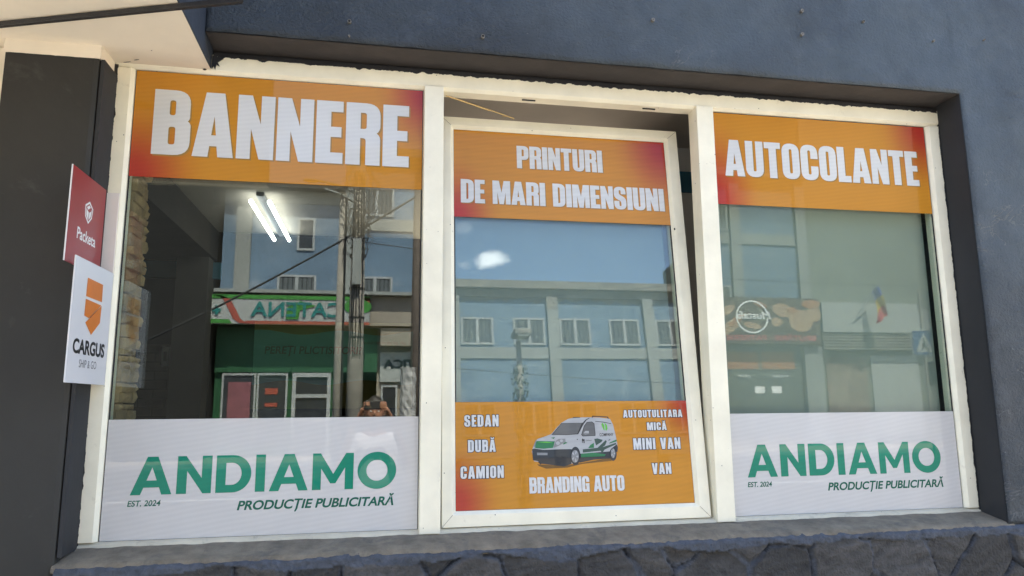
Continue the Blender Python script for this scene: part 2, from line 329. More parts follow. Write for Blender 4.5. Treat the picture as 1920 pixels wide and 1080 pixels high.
G = {  # heavy condensed capitals: width, loops
 'A': (.52, [[(0, 0), (.145, 1), (.375, 1), (.52, 0), (.335, 0), (.318, .17), (.202, .17), (.185, 0)], [(.216, .32), (.304, .32), (.26, .74)]]),
 'B': (w, [[(0, 0), (w, 0, .2), (w, .50, .10), (w-.05, .525), (w-.015, .55, .08), (w-.015, 1, .2), (0, 1)], rr(s, .14, w-s+.01, .44, .05), rr(s, .60, w-s, .86, .05)]),
 'C': (w, [[(w, .62), (w, 1, .24), (0, 1, .24), (0, 0, .24), (w, 0, .24), (w, .38), (w-s, .38), (w-s, .14, .06), (s, .14, .06), (s, .86, .06), (w-s, .86, .06), (w-s, .62)]]),
 'D': (w, [[(0, 0), (w, 0, .24), (w, 1, .24), (0, 1)], [(s, .14), (w-s, .14, .06), (w-s, .86, .06), (s, .86)]]),
 'E': (.36, [[(0, 0), (.36, 0), (.36, .155), (s, .155), (s, .43), (.335, .43), (.335, .575), (s, .575), (s, .845), (.355, .845), (.355, 1), (0, 1)]]),
 'G': (w, [[(w, .64), (w, 1, .24), (0, 1, .24), (0, 0, .24), (.31, 0, .1), (.345, .07), (.36, 0), (w, 0), (w, .53), (.245, .53), (.245, .39), (w-s, .39), (w-s, .14, .06), (s, .14, .06), (s, .86, .06), (w-s, .86, .06), (w-s, .64)]]),
 'I': (.195, [[(0, 0), (.195, 0), (.195, 1), (0, 1)]]),
 'L': (.35, [[(0, 0), (.35, 0), (.35, .16), (s, .16), (s, 1), (0, 1)]]),
 'M': (.66, [[(0, 0), (.16, 0), (.16, .66), (.255, 0), (.405, 0), (.50, .66), (.50, 0), (.66, 0), (.66, 1), (.43, 1), (.33, .42), (.23, 1), (0, 1)]]),
 'N': (.48, [[(0, 0), (.165, 0), (.165, .56), (.305, 0), (.48, 0), (.48, 1), (.315, 1), (.315, .47), (.17, 1), (0, 1)]]),
 'O': (w, [rr(0, 0, w, 1, .24), rr(s, .14, w-s, .86, .06)]),
 'P': (w, [[(0, 0), (s, 0), (s, .39), (w, .39, .2), (w, 1, .2), (0, 1)], [(s, .53), (w-s+.01, .53, .05), (w-s+.01, .86, .05), (s, .86)]]),
 'R': (w, [[(0, 0), (s, 0), (s, .44), (w-s, .44, .06), (w-s, 0), (w, 0), (w, .48, .1), (w-.06, .515), (w, .56, .08), (w, 1, .2), (0, 1)], [(s, .57), (w-s+.01, .57, .05), (w-s+.01, .86, .05), (s, .86)]]),
 'S': (w, [[(0, .36), (0, 0, .24), (w, 0, .24), (w, .50, .18), (s, .66, .09), (s, .87, .06), (w-s, .87, .06), (w-s, .69), (w-.01, .69), (w-.01, 1, .24), (0, 1, .24), (0, .52, .18), (w-s, .36, .09), (w-s, .13, .06), (s, .13, .06), (s, .36)]]),
 'T': (.43, [[(.1225, 0), (.3075, 0), (.3075, .845), (.43, .845), (.43, 1), (0, 1), (0, .845), (.1225, .845)]]),
 'U': (w, [[(0, 1), (0, 0, .24), (w, 0, .24), (w, 1), (w-s, 1), (w-s, .14, .06), (s, .14, .06), (s, 1)]]),
 'V': (.50, [[(0, 1), (.13, 0), (.37, 0), (.50, 1), (.315, 1), (.25, .36), (.185, 1)]]),
 ' ': (.22, []),
}
BREVE = lambda cx: [(cx-.15, 1.20), (cx-.10, 1.07, .04), (cx+.10, 1.07, .04), (cx+.15, 1.20), (cx+.08, 1.20), (cx+.05, 1.14), (cx-.05, 1.14), (cx-.08, 1.20)]
BIG = {
 'A': (1.02, [[(0, 0), (.38, 1), (.64, 1), (1.02, 0), (.77, 0), (.70, .19), (.32, .19), (.25, 0)], [(.385, .375), (.635, .375), (.51, .72)]]),
 'N': (.87, [[(0, 0), (.25, 0), (.25, .60), (.66, 0), (.87, 0), (.87, 1), (.62, 1), (.62, .41), (.21, 1), (0, 1)]]),
 'D': (.90, [[(0, 0), (.42, 0, .0)]+[(.42+.48*math.sin(t), .5-.5*math.cos(t)) for t in [i*math.pi/24 for i in range(1, 24)]]+[(.42, 1), (0, 1)],
             [(.25, .205)]+[(.40+.25*math.sin(t), .5-.295*math.cos(t)) for t in [i*math.pi/20 for i in range(0, 21)]]+[(.25, .795)]]),
 'I': (.25, [[(0, 0), (.25, 0), (.25, 1), (0, 1)]]),
 'M': (1.10, [[(0, 0), (.23, 0), (.23, .58), (.48, .17), (.62, .17), (.87, .60), (.87, 0), (1.10, 0), (1.10, 1), (.89, 1), (.555, .43), (.21, 1), (0, 1)]]),
 'O': (1.06, [[(.53+.53*math.cos(t), .5+.515*math.sin(t)) for t in [i*math.pi/24 for i in range(48)]], [(.53+.29*math.cos(t), .5+.29*math.sin(t)) for t in [i*math.pi/20 for i in range(40)]]]),
}
def word(txt, u0, u1, v0, v1, gap=.055, font=G, off=.011, sp=1.0):
    loops = []; x = 0
    for c in txt:
        base = 'A' if c == 'Ă' else c
        wd_, lps = font[base]
        for lp in lps: loops.append([(a+x, b) for a, b in rnd(lp)])
        if c == 'Ă': loops.append([(a+x, b) for a, b in rnd(BREVE(wd_/2))])
        x += wd_*(sp if c == ' ' else 1)+gap
    x -= gap; vf = fill2d(loops, off)
    return ([(u0+a/x*(u1-u0), v0+b*(v1-v0)) for a, b in vf[0]], vf[1])
def text(txt, u0, u1, v0, v1, off=0, shear=0, cap='H'):
    def raw(t):
        cu = bpy.data.curves.new('t', 'FONT'); cu.body = t; cu.offset = off
        o = bpy.data.objects.new('t', cu); COL.objects.link(o); dg = bpy.context.evaluated_depsgraph_get(); dg.update()
        me = bpy.data.meshes.new_from_object(o.evaluated_get(dg)); vf = ([(v.co.x, v.co.y) for v in me.vertices], [tuple(p.vertices) for p in me.polygons])
        COL.objects.unlink(o); bpy.data.objects.remove(o); bpy.data.curves.remove(cu); bpy.data.meshes.remove(me); return vf
    h = raw(cap)[0]; y0 = min(b for a, b in h); y1 = max(b for a, b in h)
    V, F = raw(txt); V = [(a, (b-y0)/(y1-y0)) for a, b in V]
    V = [(a+shear*b*(y1-y0), b) for a, b in V]; x0 = min(a for a, b in V); x1 = max(a for a, b in V)
    return ([(u0+(a-x0)/(x1-x0)*(u1-u0), v0+b*(v1-v0)) for a, b in V], F)
def shift(vf, du, dv): return ([(a+du, b+dv) for a, b in vf[0]], vf[1])
def poly(*pts): return (list(pts), [tuple(range(len(pts)))])
def disc(cx, cy, rx, ry, n=20, a=0): return poly(*[(cx+rx*math.cos(t)*math.cos(a)-ry*math.sin(t)*math.sin(a), cy+rx*math.cos(t)*math.sin(a)+ry*math.sin(t)*math.cos(a)) for t in [2*math.pi*i/n for i in range(n)]])

GZ = -0.10
X3, Z3 = Vector((1, 0, 0)), Vector((0, 0, 1))
# ================================================================== GROUND
M['paving'] = mat('light_concrete_paving', (.47, .41, .31), .9, .15, 2, .5, 30)
M['asphalt'] = mat('asphalt', (.07, .068, .065), .92, .2, 3, .6, 120)
M['kerb'] = mat('kerb_concrete', (.32, .31, .29), .9, .2, 4)
M['paint'] = mat('road_paint', (.7, .7, .68), .8, .15, 6)
tag(MB().box(-200, 200, -200, 200, -.6, -.30).build('ground', mat('earth', (.12, .1, .07), .95, .2, .5)), kind='structure')
tag(MB().box(-60, 60, -4.6, 8, -.28, GZ).build('pavement', 'paving'), kind='structure')
tag(MB().box(-60, 60, -19.5, -34, -.28, GZ).build('far_pavement', 'paving'), kind='structure')
tag(MB().box(-60, 60, -19.3, -4.8, -.29, -.23).build('road', 'asphalt'), kind='structure')
tag(MB().box(-60, 60, -4.8, -4.6, -.28, GZ+.006).build('kerb', 'kerb', bevel=.01), kind='structure')
tag(MB().box(-60, 60, -19.5, -19.3, -.28, GZ+.006).build('far_kerb', 'kerb', bevel=.01), kind='structure')
mk = MB()
for i in range(20): mk.box(-58+i*6, -55+i*6, -12.08, -11.93, -.2305, -.226)
tag(mk.build('road_marking', 'paint'), kind='structure')

# ================================================================== THE SHOP
shop = tag(empty('shop_building'), 'dark blue rendered shop front with slate plinth and wide cream window frame', 'building')
ZL, YF = 2.961, -.16                       # lintel underside, facade plane
# facade: one L shaped slab with real hand-trowelled relief on its face
def facade():
    bm_ = MB(); X0, X1, Z0_, Z1_ = .287, 7.0, 1.0, 5.0; st = .022
    nx = int((X1-X0)/st); xs = [X0+(X1-X0)*i/nx for i in range(nx+1)]
    k = min(range(nx+1), key=lambda i: abs(xs[i]-3.648)); xs[k] = 3.648
    nz = int((Z1_-Z0_)/st); zs = [Z0_+(Z1_-Z0_)*i/nz for i in range(nz+1)]
    q = min(range(nz+1), key=lambda i: abs(zs[i]-ZL)); zs[q] = ZL
    V, Fc, idx = [], [], {}
    for i, x in enumerate(xs):
        for j, z in enumerate(zs):
            if j < q and i < k: continue
            d = .008*noise.fractal(Vector((x*2.6, z*3.0, 1)), .8, 2.1, 6)
            d += .010*max(0, noise.noise(Vector((x*.9+z*.5, z*1.3, 9))))
            ex = 0
            if j == q and i <= k: ex = .004*noise.noise(Vector((x*9, 3, 0)))
            idx[i, j] = len(V); V.append((x, YF-d*(1 if not (i == k or j == q) else .3), z+ex))
    for i in range(nx):
        for j in range(nz):
            if all((a, b) in idx for a in (i, i+1) for b in (j, j+1)): Fc.append((idx[i, j], idx[i+1, j], idx[i+1, j+1], idx[i, j+1]))
    bm_.add(V, Fc)
    o = bm_.build('facade_wall', 'wall', shop, smooth=True)
    bm = bmesh.new(); bm.from_mesh(o.data)
    r = bmesh.ops.extrude_edge_only(bm, edges=[e for e in bm.edges if len(e.link_faces) == 1])
    for v in [g for g in r['geom'] if isinstance(g, bmesh.types.BMVert)]: v.co.y = .245
    bmesh.ops.recalc_face_normals(bm, faces=bm.faces)
    for f in bm.faces: f.smooth = abs(f.normal.y) > .5
    bm.to_mesh(o.data); bm.free()
facade()
# painted liners of the window recess
def grid_sheet(fn, nu, nv):
    V = [fn(i/nu, j/nv) for i in range(nu+1) for j in range(nv+1)]
    return V, [(i*(nv+1)+j, (i+1)*(nv+1)+j, (i+1)*(nv+1)+j+1, i*(nv+1)+j+1) for i in range(nu) for j in range(nv)]
lin = MB()
lin.add(*grid_sheet(lambda u, v: (.287+u*3.36, YF+.001+v*.166, ZL-.004-.004*abs(noise.noise(Vector((u*30, v*3, 0))))*(.3+v)), 160, 6))
lin.build('recess_ceiling', 'reveal', shop, smooth=True)
jm = MB(); jm.add(*grid_sheet(lambda u, v: (3.645-.002*noise.noise(Vector((u*20, v*4, 5))), YF+.001+v*.166, 1.0+u*(ZL-1.004)), 100, 4)); jm.build('recess_jamb', 'jamb', shop, smooth=True)
MB().box(-.07, 3.648, -.0, .2, 2.925, ZL-.001).build('recess_back', 'tar', shop)
# canopy over the entrance on the left
MB().box(-4.0, .284, -1.6, .2, 2.872, 5.0).build('canopy', 'navy', shop, bevel=.006)
sf = MB(); sf.add(*grid_sheet(lambda u, v: (-4.0+u*4.283, -1.6+v*1.62, 2.867-.003*noise.noise(Vector((u*12, v*5, 2)))+.004*max(0, v-.88)*noise.noise(Vector((u*60, 1, 1)))), 120, 30)); sf.build('canopy_soffit', 'cream', shop, smooth=True)
# pilaster, with the cream band that closes it against the soffit
pl = MB(); pl.prism([(-.394, YF), (-.094, YF), (-.079, YF+.006), (-.074, YF+.022), (-.072, .1), (-.394, .1)], GZ, 2.814, lambda p, q, a: (p, q, a)); pl.build('pilaster', 'charcoal', shop, bevel=.003)
cb = MB(); cb.add(*grid_sheet(lambda u, v: (-.40+u*.325, YF-.002+.004*v, 2.812+.003*noise.noise(Vector((u*14, 0, 7)))+v*.058), 30, 2)); cb.box(-.40, -.073, YF+.004, .05, 2.816, 2.868); cb.build('pilaster_head', 'cream', shop)
MB().box(-.40, -.394, -.10, .1, GZ, 2.86).box(-4.0, -.40, -.09, .1, GZ, 2.862).build('entrance_surround', 'cream', shop, bevel=.004)
MB().box(-.0725, -.06, -.155, .0, 1.03, 2.812).build('left_jamb', 'jamb', shop).name = 'recess_jamb'
# torn paint and sealant lapping onto the frame
def torn(a0, a1, fn, width, amp, freq, seed, n=500):
    """irregular strip: fn(t, w) -> xyz, w grows away from the wall onto the frame"""
    V, Fc = [], []
    for i in range(n+1):
        t = a0+(a1-a0)*i/n
        e = width+amp*noise.fractal(Vector((t*freq, seed, 0)), .8, 2.1, 5)+amp*.8*max(0, noise.noise(Vector((t*freq*.23, seed, 4))))
        V += [fn(t, -.012), fn(t, max(e, .0005))]
    for i in range(n): Fc.append((2*i, 2*i+2, 2*i+3, 2*i+1))
    return V, Fc
tn = MB()
tn.add(*torn(.29, 3.64, lambda t, w_: (t, -.0222, 2.927-w_), .005, .007, 34, 3, 1400))
tn.add(*torn(1.03, 2.86, lambda t, w_: (3.642-w_, -.0222, t), .004, .0045, 22, 8, 900))
tn.add(*torn(1.03, 2.86, lambda t, w_: (-.066+w_, -.0222, t), .006, .007, 22, 5))
tn.build('sealant', 'tar', shop)
jt = MB(); jt.add(*torn(.40, 1.1, lambda t, w_: (t, -.0262, 2.921-w_*.6), -.002, .022, 26, 12, 200))
jt.prism([(.287, 2.868), (.294, 2.880), (.300, 2.865), (.304, 2.888), (.318, 2.880), (.308, 2.897), (.33, 2.915), (.287, 2.925)], -.03, -.024, lambda p, q, a: (p, a, q))
jt.build('sealant', 'tar', shop)
# cable duct on the soffit
tag(rebase(MB().prism([(-.012, 0), (.012, 0), (.010, -.018), (-.010, -.018)], -.2, 1.6, lambda p, q, a: (-1.0+a*.94+p*.34, -.055-a*.336-p*.94+.002, 2.863+q)).build('cable_duct', 'tar', bevel=.002)),
    'thin black cable duct running across the cream soffit above the entrance', 'cable duct')
# dents and torn spots in the soffit
for (x, y, sx, sy) in ((.02, -.07, .014, .004), (.10, -.16, .004, .003), (-.02, -.045, .02, .003), (.262, -.03, .01, .008)):
    MB().add([(x+sx*math.cos(t)*(.7+.5*noise.noise(Vector((t, x*9, 0)))), y+sy*math.sin(t)-sx*.3*math.cos(t), 2.8615) for t in [i*.5236 for i in range(12)]], [tuple(range(12))]).build('plaster_chip', 'tar', shop)

# cement sill and its fringe, then the slate plinth
def sill():
    prof = [(-.02, 1.036), (-.05, 1.030), (-.09, 1.022), (-.13, 1.014), (-.152, 1.008), (-.162, 1.000), (-.166, .990), (-.160, .980)]
    n = 900; V, Fc = [], []; m_ = len(prof)
    for i in range(n+1):
        x = -.085+i*(3.76/n)
        for j, (y, z) in enumerate(prof):
            a = .0035*noise.fractal(Vector((x*8, j*.5, 2)), 1, 2, 4)+.006*noise.noise(Vector((x*2.1, j*.3, 6)))*(j/m_)
            b = 0
            V.append((x, y-a*.8-(abs(a) if j > 4 else 0), z+a+b*.6))
    for i in range(n):
        for j in range(m_-1): Fc.append((i*m_+j, (i+1)*m_+j, (i+1)*m_+j+1, i*m_+j+1))
    MB().add(V, Fc).build('window_sill', 'sill', shop, smooth=True)
sill()
def plinth():
    X0, X1 = -.07, 7.0; Z1_, Z0_ = .999, GZ
    rnd_ = random.Random(5); sites = []; gx, gz = .25, .21
    for i in range(int((X1-X0)/gx)+3):
        for j in range(8):
            sites.append((X0-gx+(i+.5*(j % 2)+rnd_.uniform(-.36, .36))*gx, Z0_-.05+(j+rnd_.uniform(-.36, .36))*gz, rnd_.uniform(-.12, .12), rnd_.uniform(-.12, .12), rnd_.uniform(-.006, .008), rnd_.random()))
    buckets = {}
    for s_ in sites: buckets.setdefault((int((s_[0]+1)//.2), int((s_[1]+1)//.2)), []).append(s_)
    V, C_, idx, Fc = [], [], {}, []
    xs = [X0+.0065*i for i in range(int(4.07/.0065))]+[4.0+.06*i for i in range(51)]
    zs = [Z1_-.006*j for j in range(36)]+[Z1_-.216-.03*j for j in range(29)]
    for i, x in enumerate(xs):
        for j, z in enumerate(zs):
            wx = x+.012*noise.noise(Vector((x*14, z*14, 0)))+.02*noise.noise(Vector((x*4, z*4, 3))); wz = z+.012*noise.noise(Vector((x*14, z*14, 9)))+.02*noise.noise(Vector((x*4, z*4, 13)))
            c = []
            bx, bz = int((wx+1)//.2), int((wz+1)//.2)
            for a in (-1, 0, 1):
                for b in (-1, 0, 1):
                    for s_ in buckets.get((bx+a, bz+b), ()): c.append(((wx-s_[0])**2+(wz-s_[1])**2, s_))
            c.sort(key=lambda t: t[0]); d1, d2 = math.sqrt(c[0][0]), math.sqrt(c[1][0]); s_ = c[0][1]
            e = d2-d1; top = z > .965+.03*noise.noise(Vector((x*3.3, 0, 4)))-.012*noise.noise(Vector((x*17, 2, 4)))
            k = max(0, min(1, (e-.008)/.016)); k = k*k*(3-2*k)
            if top: k = 0
            lay = noise.fractal(Vector((x*8+z*22*math.cos(s_[5]*9), z*34-x*14*math.sin(s_[5]*9), s_[5]*50)), .8, 2.1, 6)
            h = k*(.015+s_[4]+(wx-s_[0])*s_[2]+(wz-s_[1])*s_[3]+.0035*lay)+(1-k)*(.004+.006*noise.fractal(Vector((x*30, z*30, 1)), 1, 2, 4))
            if top: h = .016+.007*noise.fractal(Vector((x*22, z*22, 1)), .8, 2, 5)-(.02*max(0, 1-(Z1_-z)/.012))
            gap = 0
            if not top and noise.noise(Vector((x*5, z*5, 31))) > -.12:
                gap = max(0, 1-abs(e-.004)/.006); h -= .016*gap
            V.append((x, YF-.002-h, z+.006*noise.noise(Vector((x*5, 7, 0)))*(1 if j == 0 else 0)))
            t = .60+.75*s_[5]; g = 1+.45*lay
            st = (.047*t*g, .044*t*g, .042*t*g); mo = (.062, .070, .088)
            q = noise.noise(Vector((x*40, z*40, 2)))*.25+1
            C_.append(tuple((st[n_]*k+mo[n_]*q*(1-k))*(1-.6*gap) for n_ in range(3))+(1,))
    nz = len(zs)
    for i in range(len(xs)-1):
        for j in range(nz-1): Fc.append((i*nz+j, (i+1)*nz+j, (i+1)*nz+j+1, i*nz+j+1))
    m = bpy.data.materials.new('slate_and_mortar'); m.use_nodes = True; nt = m.node_tree; p = nt.nodes['Principled BSDF']; p.inputs['Roughness'].default_value = .8
    a = N('ShaderNodeVertexColor', nt); a.layer_name = 'stone'; nz_ = N('ShaderNodeTexNoise', nt); nz_.inputs['Scale'].default_value = 35; nz_.inputs['Detail'].default_value = 8
    tcn = N('ShaderNodeTexCoord', nt); nt.links.new(tcn.outputs['Object'], nz_.inputs['Vector'])
    mr = N('ShaderNodeMapRange', nt); mr.inputs['From Min'].default_value = .3; mr.inputs['From Max'].default_value = .7; mr.inputs['To Min'].default_value = .75; mr.inputs['To Max'].default_value = 1.25; nt.links.new(nz_.outputs[0], mr.inputs[0])
    vm = N('ShaderNodeVectorMath', nt, operation='SCALE'); nt.links.new(a.outputs[0], vm.inputs[0]); nt.links.new(mr.outputs[0], vm.inputs['Scale']); nt.links.new(vm.outputs[0], p.inputs['Base Color'])
    b = N('ShaderNodeBump', nt); b.inputs['Strength'].default_value = 1.0; b.inputs['Distance'].default_value = .010; n3 = N('ShaderNodeTexNoise', nt); n3.inputs['Scale'].default_value = 90; n3.inputs['Detail'].default_value = 8
    nt.links.new(tcn.outputs['Object'], n3.inputs['Vector']); nt.links.new(n3.outputs[0], b.inputs['Height']); nt.links.new(b.outputs[0], p.inputs['Normal'])
    o = MB().add(V, Fc).build('plinth', m, shop, smooth=True)
    ca = o.data.color_attributes.new('stone', 'FLOAT_COLOR', 'POINT'); ca.data.foreach_set('color', [c for t in C_ for c in t])
plinth()
MB().box(-.07, 7.0, -.135, .2, GZ, 1.000).build('plinth_core', 'sill', shop)
# wall plugs and screws left from an old sign
for (x, z, r, kind) in ((.828, 3.047, .006, 0), (.829, 2.985, .003, 1), (1.369, 3.033, .006, 0), (2.121, 3.181, .006, 1), (2.849, 3.298, .006, 1), (2.840, 3.181, .006, 1), (3.163, 3.276, .005, 0), (3.53, 3.213, .004, 1), (3.814, 3.245, .003, 0), (2.5, 3.5, .006, 1)):
    for (rr_, nm, mm, y0, y1) in ((r*1.35, 'wall_plug', 'screw', YF-.0125, YF), (r*(.8 if kind == 0 else .35), 'plug_hole', 'hole', YF-.014, YF-.0123)):
        MB().prism([(x+rr_*math.cos(t), z+rr_*math.sin(t)) for t in [i*math.pi/5 for i in range(10)]], y0, y1, lambda p, q, a: (p, a, q)).build(nm, mm, shop)

# ---- window frame
win = MB()
top = [(2.932, -.02), (2.866, -.02), (2.853, -.006), (2.852, .05), (2.932, .05)]
win.prism(top, -.07, 3.645, lambda p, q, a: (a, q, p))
win.prism([(-.07, -.0205), (-.013, -.0205), (-.001, -.005), (0, .05), (-.07, .05)], 1.051, 2.8515, lambda p, q, a: (p, q, a))
win.prism([(3.645, -.0205), (3.590, -.0205), (3.578, -.005), (3.577, .05), (3.645, .05)], 1.051, 2.8515, lambda p, q, a: (p, q, a))
frame = win.build('window_frame', 'pvc', shop, bevel=.0015)
bt = MB(); NB = 240
prof = [(.05, 1.05), (-.004, 1.05), (-.022, 1.043), (-.027, 1.031), (-.024, 1.024)]
V, Fc = [], []
for i in range(NB+1):
    x = -.07+3.715*i/NB
    for j, (y, z) in enumerate(prof): V.append((x, y, z-(.006*max(0, noise.noise(Vector((x*7, 1, 5)))) if j >= 3 else 0)*(-1 if j == 3 else -1.2)))
for i in range(NB):
    for j in range(4): Fc.append((i*5+j, (i+1)*5+j, (i+1)*5+j+1, i*5+j+1))
bt.add(V, Fc); bt.build('bottom_rail', 'pvc_low', frame)
# a dark crack where the rail has lifted off the sill
MB().add(*torn(-.07, 3.62, lambda t, w_: (t, -.0285+.004*max(0, w_*60), 1.024+w_), .003, .006, 5, 21, 300)).build('rail_crack', 'tar', frame)
for x0 in (1.137, 2.3665):
    MB().prism([(x0, .0), (x0+.003, -.034), (x0+.084, -.034), (x0+.087, .0), (x0+.087, .048), (x0, .048)], 1.036, 2.862, lambda p, q, a: (p, q, a)).build('mullion', 'pvc', frame, bevel=.0022)
def pane(name, x0, x1, z0, z1, P, parent, gm='glass'):
    """double glazing unit: P(x, z, depth) maps to space"""
    g = MB()
    for d0 in (.003, .021):
        vs = [P(x, z, d) for x in (x0, x1) for d in (d0, d0+.004) for z in (z0, z1)]
        g.add(vs, [(0, 1, 3, 2), (4, 6, 7, 5), (0, 4, 5, 1), (2, 3, 7, 6), (0, 2, 6, 4), (1, 5, 7, 3)])
    g.build(name, gm, parent)
    k = MB(); t = .005
    for (a, b, c, d) in ((x0, x1, z1-t, z1), (x0, x1, z0, z0+t), (x0, x0+t, z0+t, z1-t), (x1-t, x1, z0+t, z1-t)):
        vs = [P(x, z, dd) for x in (a, b) for dd in (.0, .0028) for z in (c, d)]
        k.add(vs, [(0, 1, 3, 2), (4, 6, 7, 5), (0, 4, 5, 1), (2, 3, 7, 6), (0, 2, 6, 4), (1, 5, 7, 3)])
    k.build('gasket', 'gasket', parent)
flatP = lambda x, z, d: (x, d, z)
pane('glass_pane', .001, 1.1365, 1.051, 2.851, flatP, frame)
pane('glass_pane', 2.4545, 3.576, 1.051, 2.851, flatP, frame, 'glass_weak_reflection')
# tilted sash: hinged at the bottom, top leaning into the room
SA = R(5.6); SZ = 1.05
UPs = Vector((0, math.sin(SA), math.cos(SA))); OUTs = Vector((0, -math.cos(SA), math.sin(SA)))
def SP(x, s_, d): return tuple(Vector((x, 0, SZ))+UPs*s_-OUTs*d)        # d grows into the room
sash = MB()
x0, x1, s0, s1, xi0, xi1, si0, si1 = 1.228, 2.353, .002, 1.768, 1.284, 2.290, .062, 1.712
def ring(ax0, ax1, as0, as1, d): return [SP(ax0, as0, d), SP(ax1, as0, d), SP(ax1, as1, d), SP(ax0, as1, d)]
rings = [ring(x0, x1, s0, s1, .05), ring(x0, x1, s0, s1, -.012), ring(xi0-.014, xi1+.014, si0-.014, si1+.014, -.016), ring(xi0, xi1, si0, si1, -.001), ring(xi0, xi1, si0, si1, .05)]
vs = [v for r_ in rings for v in r_]; fs = []
for a in range(5):
    b = (a+1) % 5
    for k in range(4): fs.append((a*4+k, a*4+(k+1) % 4, b*4+(k+1) % 4, b*4+k))
sash.add(vs, fs); sash_o = sash.build('tilted_sash', 'pvc', frame, bevel=.0015)
# mitre joints of the sash
for (a, b, c, d) in ((x0+.002, s0+.002, xi0-.013, si0-.013), (x1-.002, s0+.002, xi1+.013, si0-.013), (x1-.002, s1-.002, xi1+.013, si1+.013), (x0+.002, s1-.002, xi0-.013, si1+.013)):
    A, B = Vector(SP(a, b, -.0125)), Vector(SP(c, d, -.0165)); MB().tube([A+OUTs*.0002, B+OUTs*.0002], .0007, 4).build('mitre_joint', 'sill', frame)
pane('sash_glass', xi0, xi1, si0, si1, SP, frame)
# added grey sheets behind right pane and sash, giving the glass its hazy veil
bl = MB(); bl.add(*grid_sheet(lambda u, v: (2.47+u*1.094, .062+.0015*math.sin(v*3+u*2), 1.06+v*1.785), 20, 10)); bl.build('veil_sheet', 'veil_sheet', frame, smooth=True)
bl = MB(); bl.add(*grid_sheet(lambda u, v: SP(xi0+.004+u*(xi1-xi0-.024), si0+.002+v*(si1-si0-.004), .056), 10, 10)); bl.build('veil_sheet', 'sash_veil_sheet', frame, smooth=True)
st = MB(); st.tube([(1.236, .022, 2.846), (1.40, .09, 2.836), (1.56, .152, 2.818)], .0028, 6); st.tube([(1.30, .05, 2.843), (1.44, .105, 2.829)], .0042, 6); st.tube([(1.53, .14, 2.822), (1.50, .13, 2.815)], .002, 5)
st.build('stay_arm', 'brass', frame)
for x in (1.60, 2.16): MB().box(x-.03, x+.03, .012, .018, 2.8475, 2.8518).build('striker_plate', 'tar', frame)
# small stains and specks on the frame
p_, q_ = (2.30, 1.27); MB().add([SP(p_+.004*math.cos(t), q_+.006*math.sin(t), -.0163) for t in [k*math.pi/4 for k in range(8)]], [tuple(range(8))]).build('screw_hole', 'tar', frame)
for m in (M['pvc'], M['pvc_low']):      # paint specks: sparse dark spots
    nt = m.node_tree; p = nt.nodes['Principled BSDF']; src = p.inputs['Base Color'].links[0].from_socket
    t = N('ShaderNodeTexCoord', nt); v = N('ShaderNodeTexVoronoi', nt); v.inputs['Scale'].default_value = 24; nt.links.new(t.outputs['Object'], v.inputs['Vector'])
    a = N('ShaderNodeMath', nt, operation='LESS_THAN'); a.inputs[1].default_value = .05; nt.links.new(v.outputs['Distance'], a.inputs[0])
    sx = N('ShaderNodeSeparateColor', nt); nt.links.new(v.outputs['Color'], sx.inputs[0]); b = N('ShaderNodeMath', nt, operation='GREATER_THAN'); b.inputs[1].default_value = .35; nt.links.new(sx.outputs[0], b.inputs[0])
    c = N('ShaderNodeMath', nt, operation='MULTIPLY'); nt.links.new(a.outputs[0], c.inputs[0]); nt.links.new(b.outputs[0], c.inputs[1])
    mm = N('ShaderNodeMix', nt, data_type='RGBA'); nt.links.new(c.outputs[0], mm.inputs['Factor']); nt.links.new(src, mm.inputs['A']); mm.inputs['B'].default_value = (.05, .04, .03, 1); nt.links.new(mm.outputs['Result'], p.inputs['Base Color'])

# ---- inside the shop
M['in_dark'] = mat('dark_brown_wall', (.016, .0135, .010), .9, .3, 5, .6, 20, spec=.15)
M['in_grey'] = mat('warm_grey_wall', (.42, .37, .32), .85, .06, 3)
M['partition'] = mat('pale_grey_partition', (.60, .54, .46), .85, .05, 2)
M['in_floor'] = mat('grey_floor', (.16, .15, .14), .6, .15, 3)
M['teal'] = mat('teal_paint', (.02, .10, .14), .7, .1, 4)
M['in_stone'] = mat('ochre_ledge_stone', (.42, .27, .13), .85, .3, 12, .9, 30, dirt=(.16, .11, .07, .6), dscale=9, dthr=.52, bdist=.008)
MB().box(-1.62, 4.4, .25, 3.9, -.09, .02).build('shop_floor', 'in_floor', shop)
MB().box(-1.62, 4.4, .246, 3.9, 3.02, 3.10).build('shop_ceiling', 'in_grey', shop)
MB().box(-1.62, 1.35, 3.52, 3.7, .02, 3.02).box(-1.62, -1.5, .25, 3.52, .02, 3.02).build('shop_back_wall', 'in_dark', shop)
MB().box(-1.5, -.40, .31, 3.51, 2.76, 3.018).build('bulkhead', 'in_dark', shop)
MB().box(-1.02, -.36, 3.46, 3.515, 2.60, 2.74).build('painted_band', 'teal', shop); MB().box(2.36, 4.3, .885, .899, 2.745, 2.87).build('painted_band', 'teal', shop)
MB().box(-.67, -.42, 3.30, 3.518, .02, 2.755).build('inner_column', mat('column_paint', (.05, .047, .043), .8, .1), shop)
MB().box(2.35, 4.3, .90, 1.0, .02, 3.02).box(1.35, 2.35, .90, 1.0, .02, 2.5).box(1.34, 1.36, 1.0, 3.52, .02, 2.5).box(4.3, 4.4, .246, 3.5, .02, 3.02).build('partition_wall', 'partition', shop)
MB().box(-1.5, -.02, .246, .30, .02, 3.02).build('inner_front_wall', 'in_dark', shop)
brick = MB()
for j in range(22):
    for i in range(9):
        xx = -1.48+i*.215+(j % 2)*.1
        if xx > -.46: continue
        brick.box(xx, min(xx+.205, -.44), 3.506, 3.5225, .4+j*.075, .4+j*.075+.065)
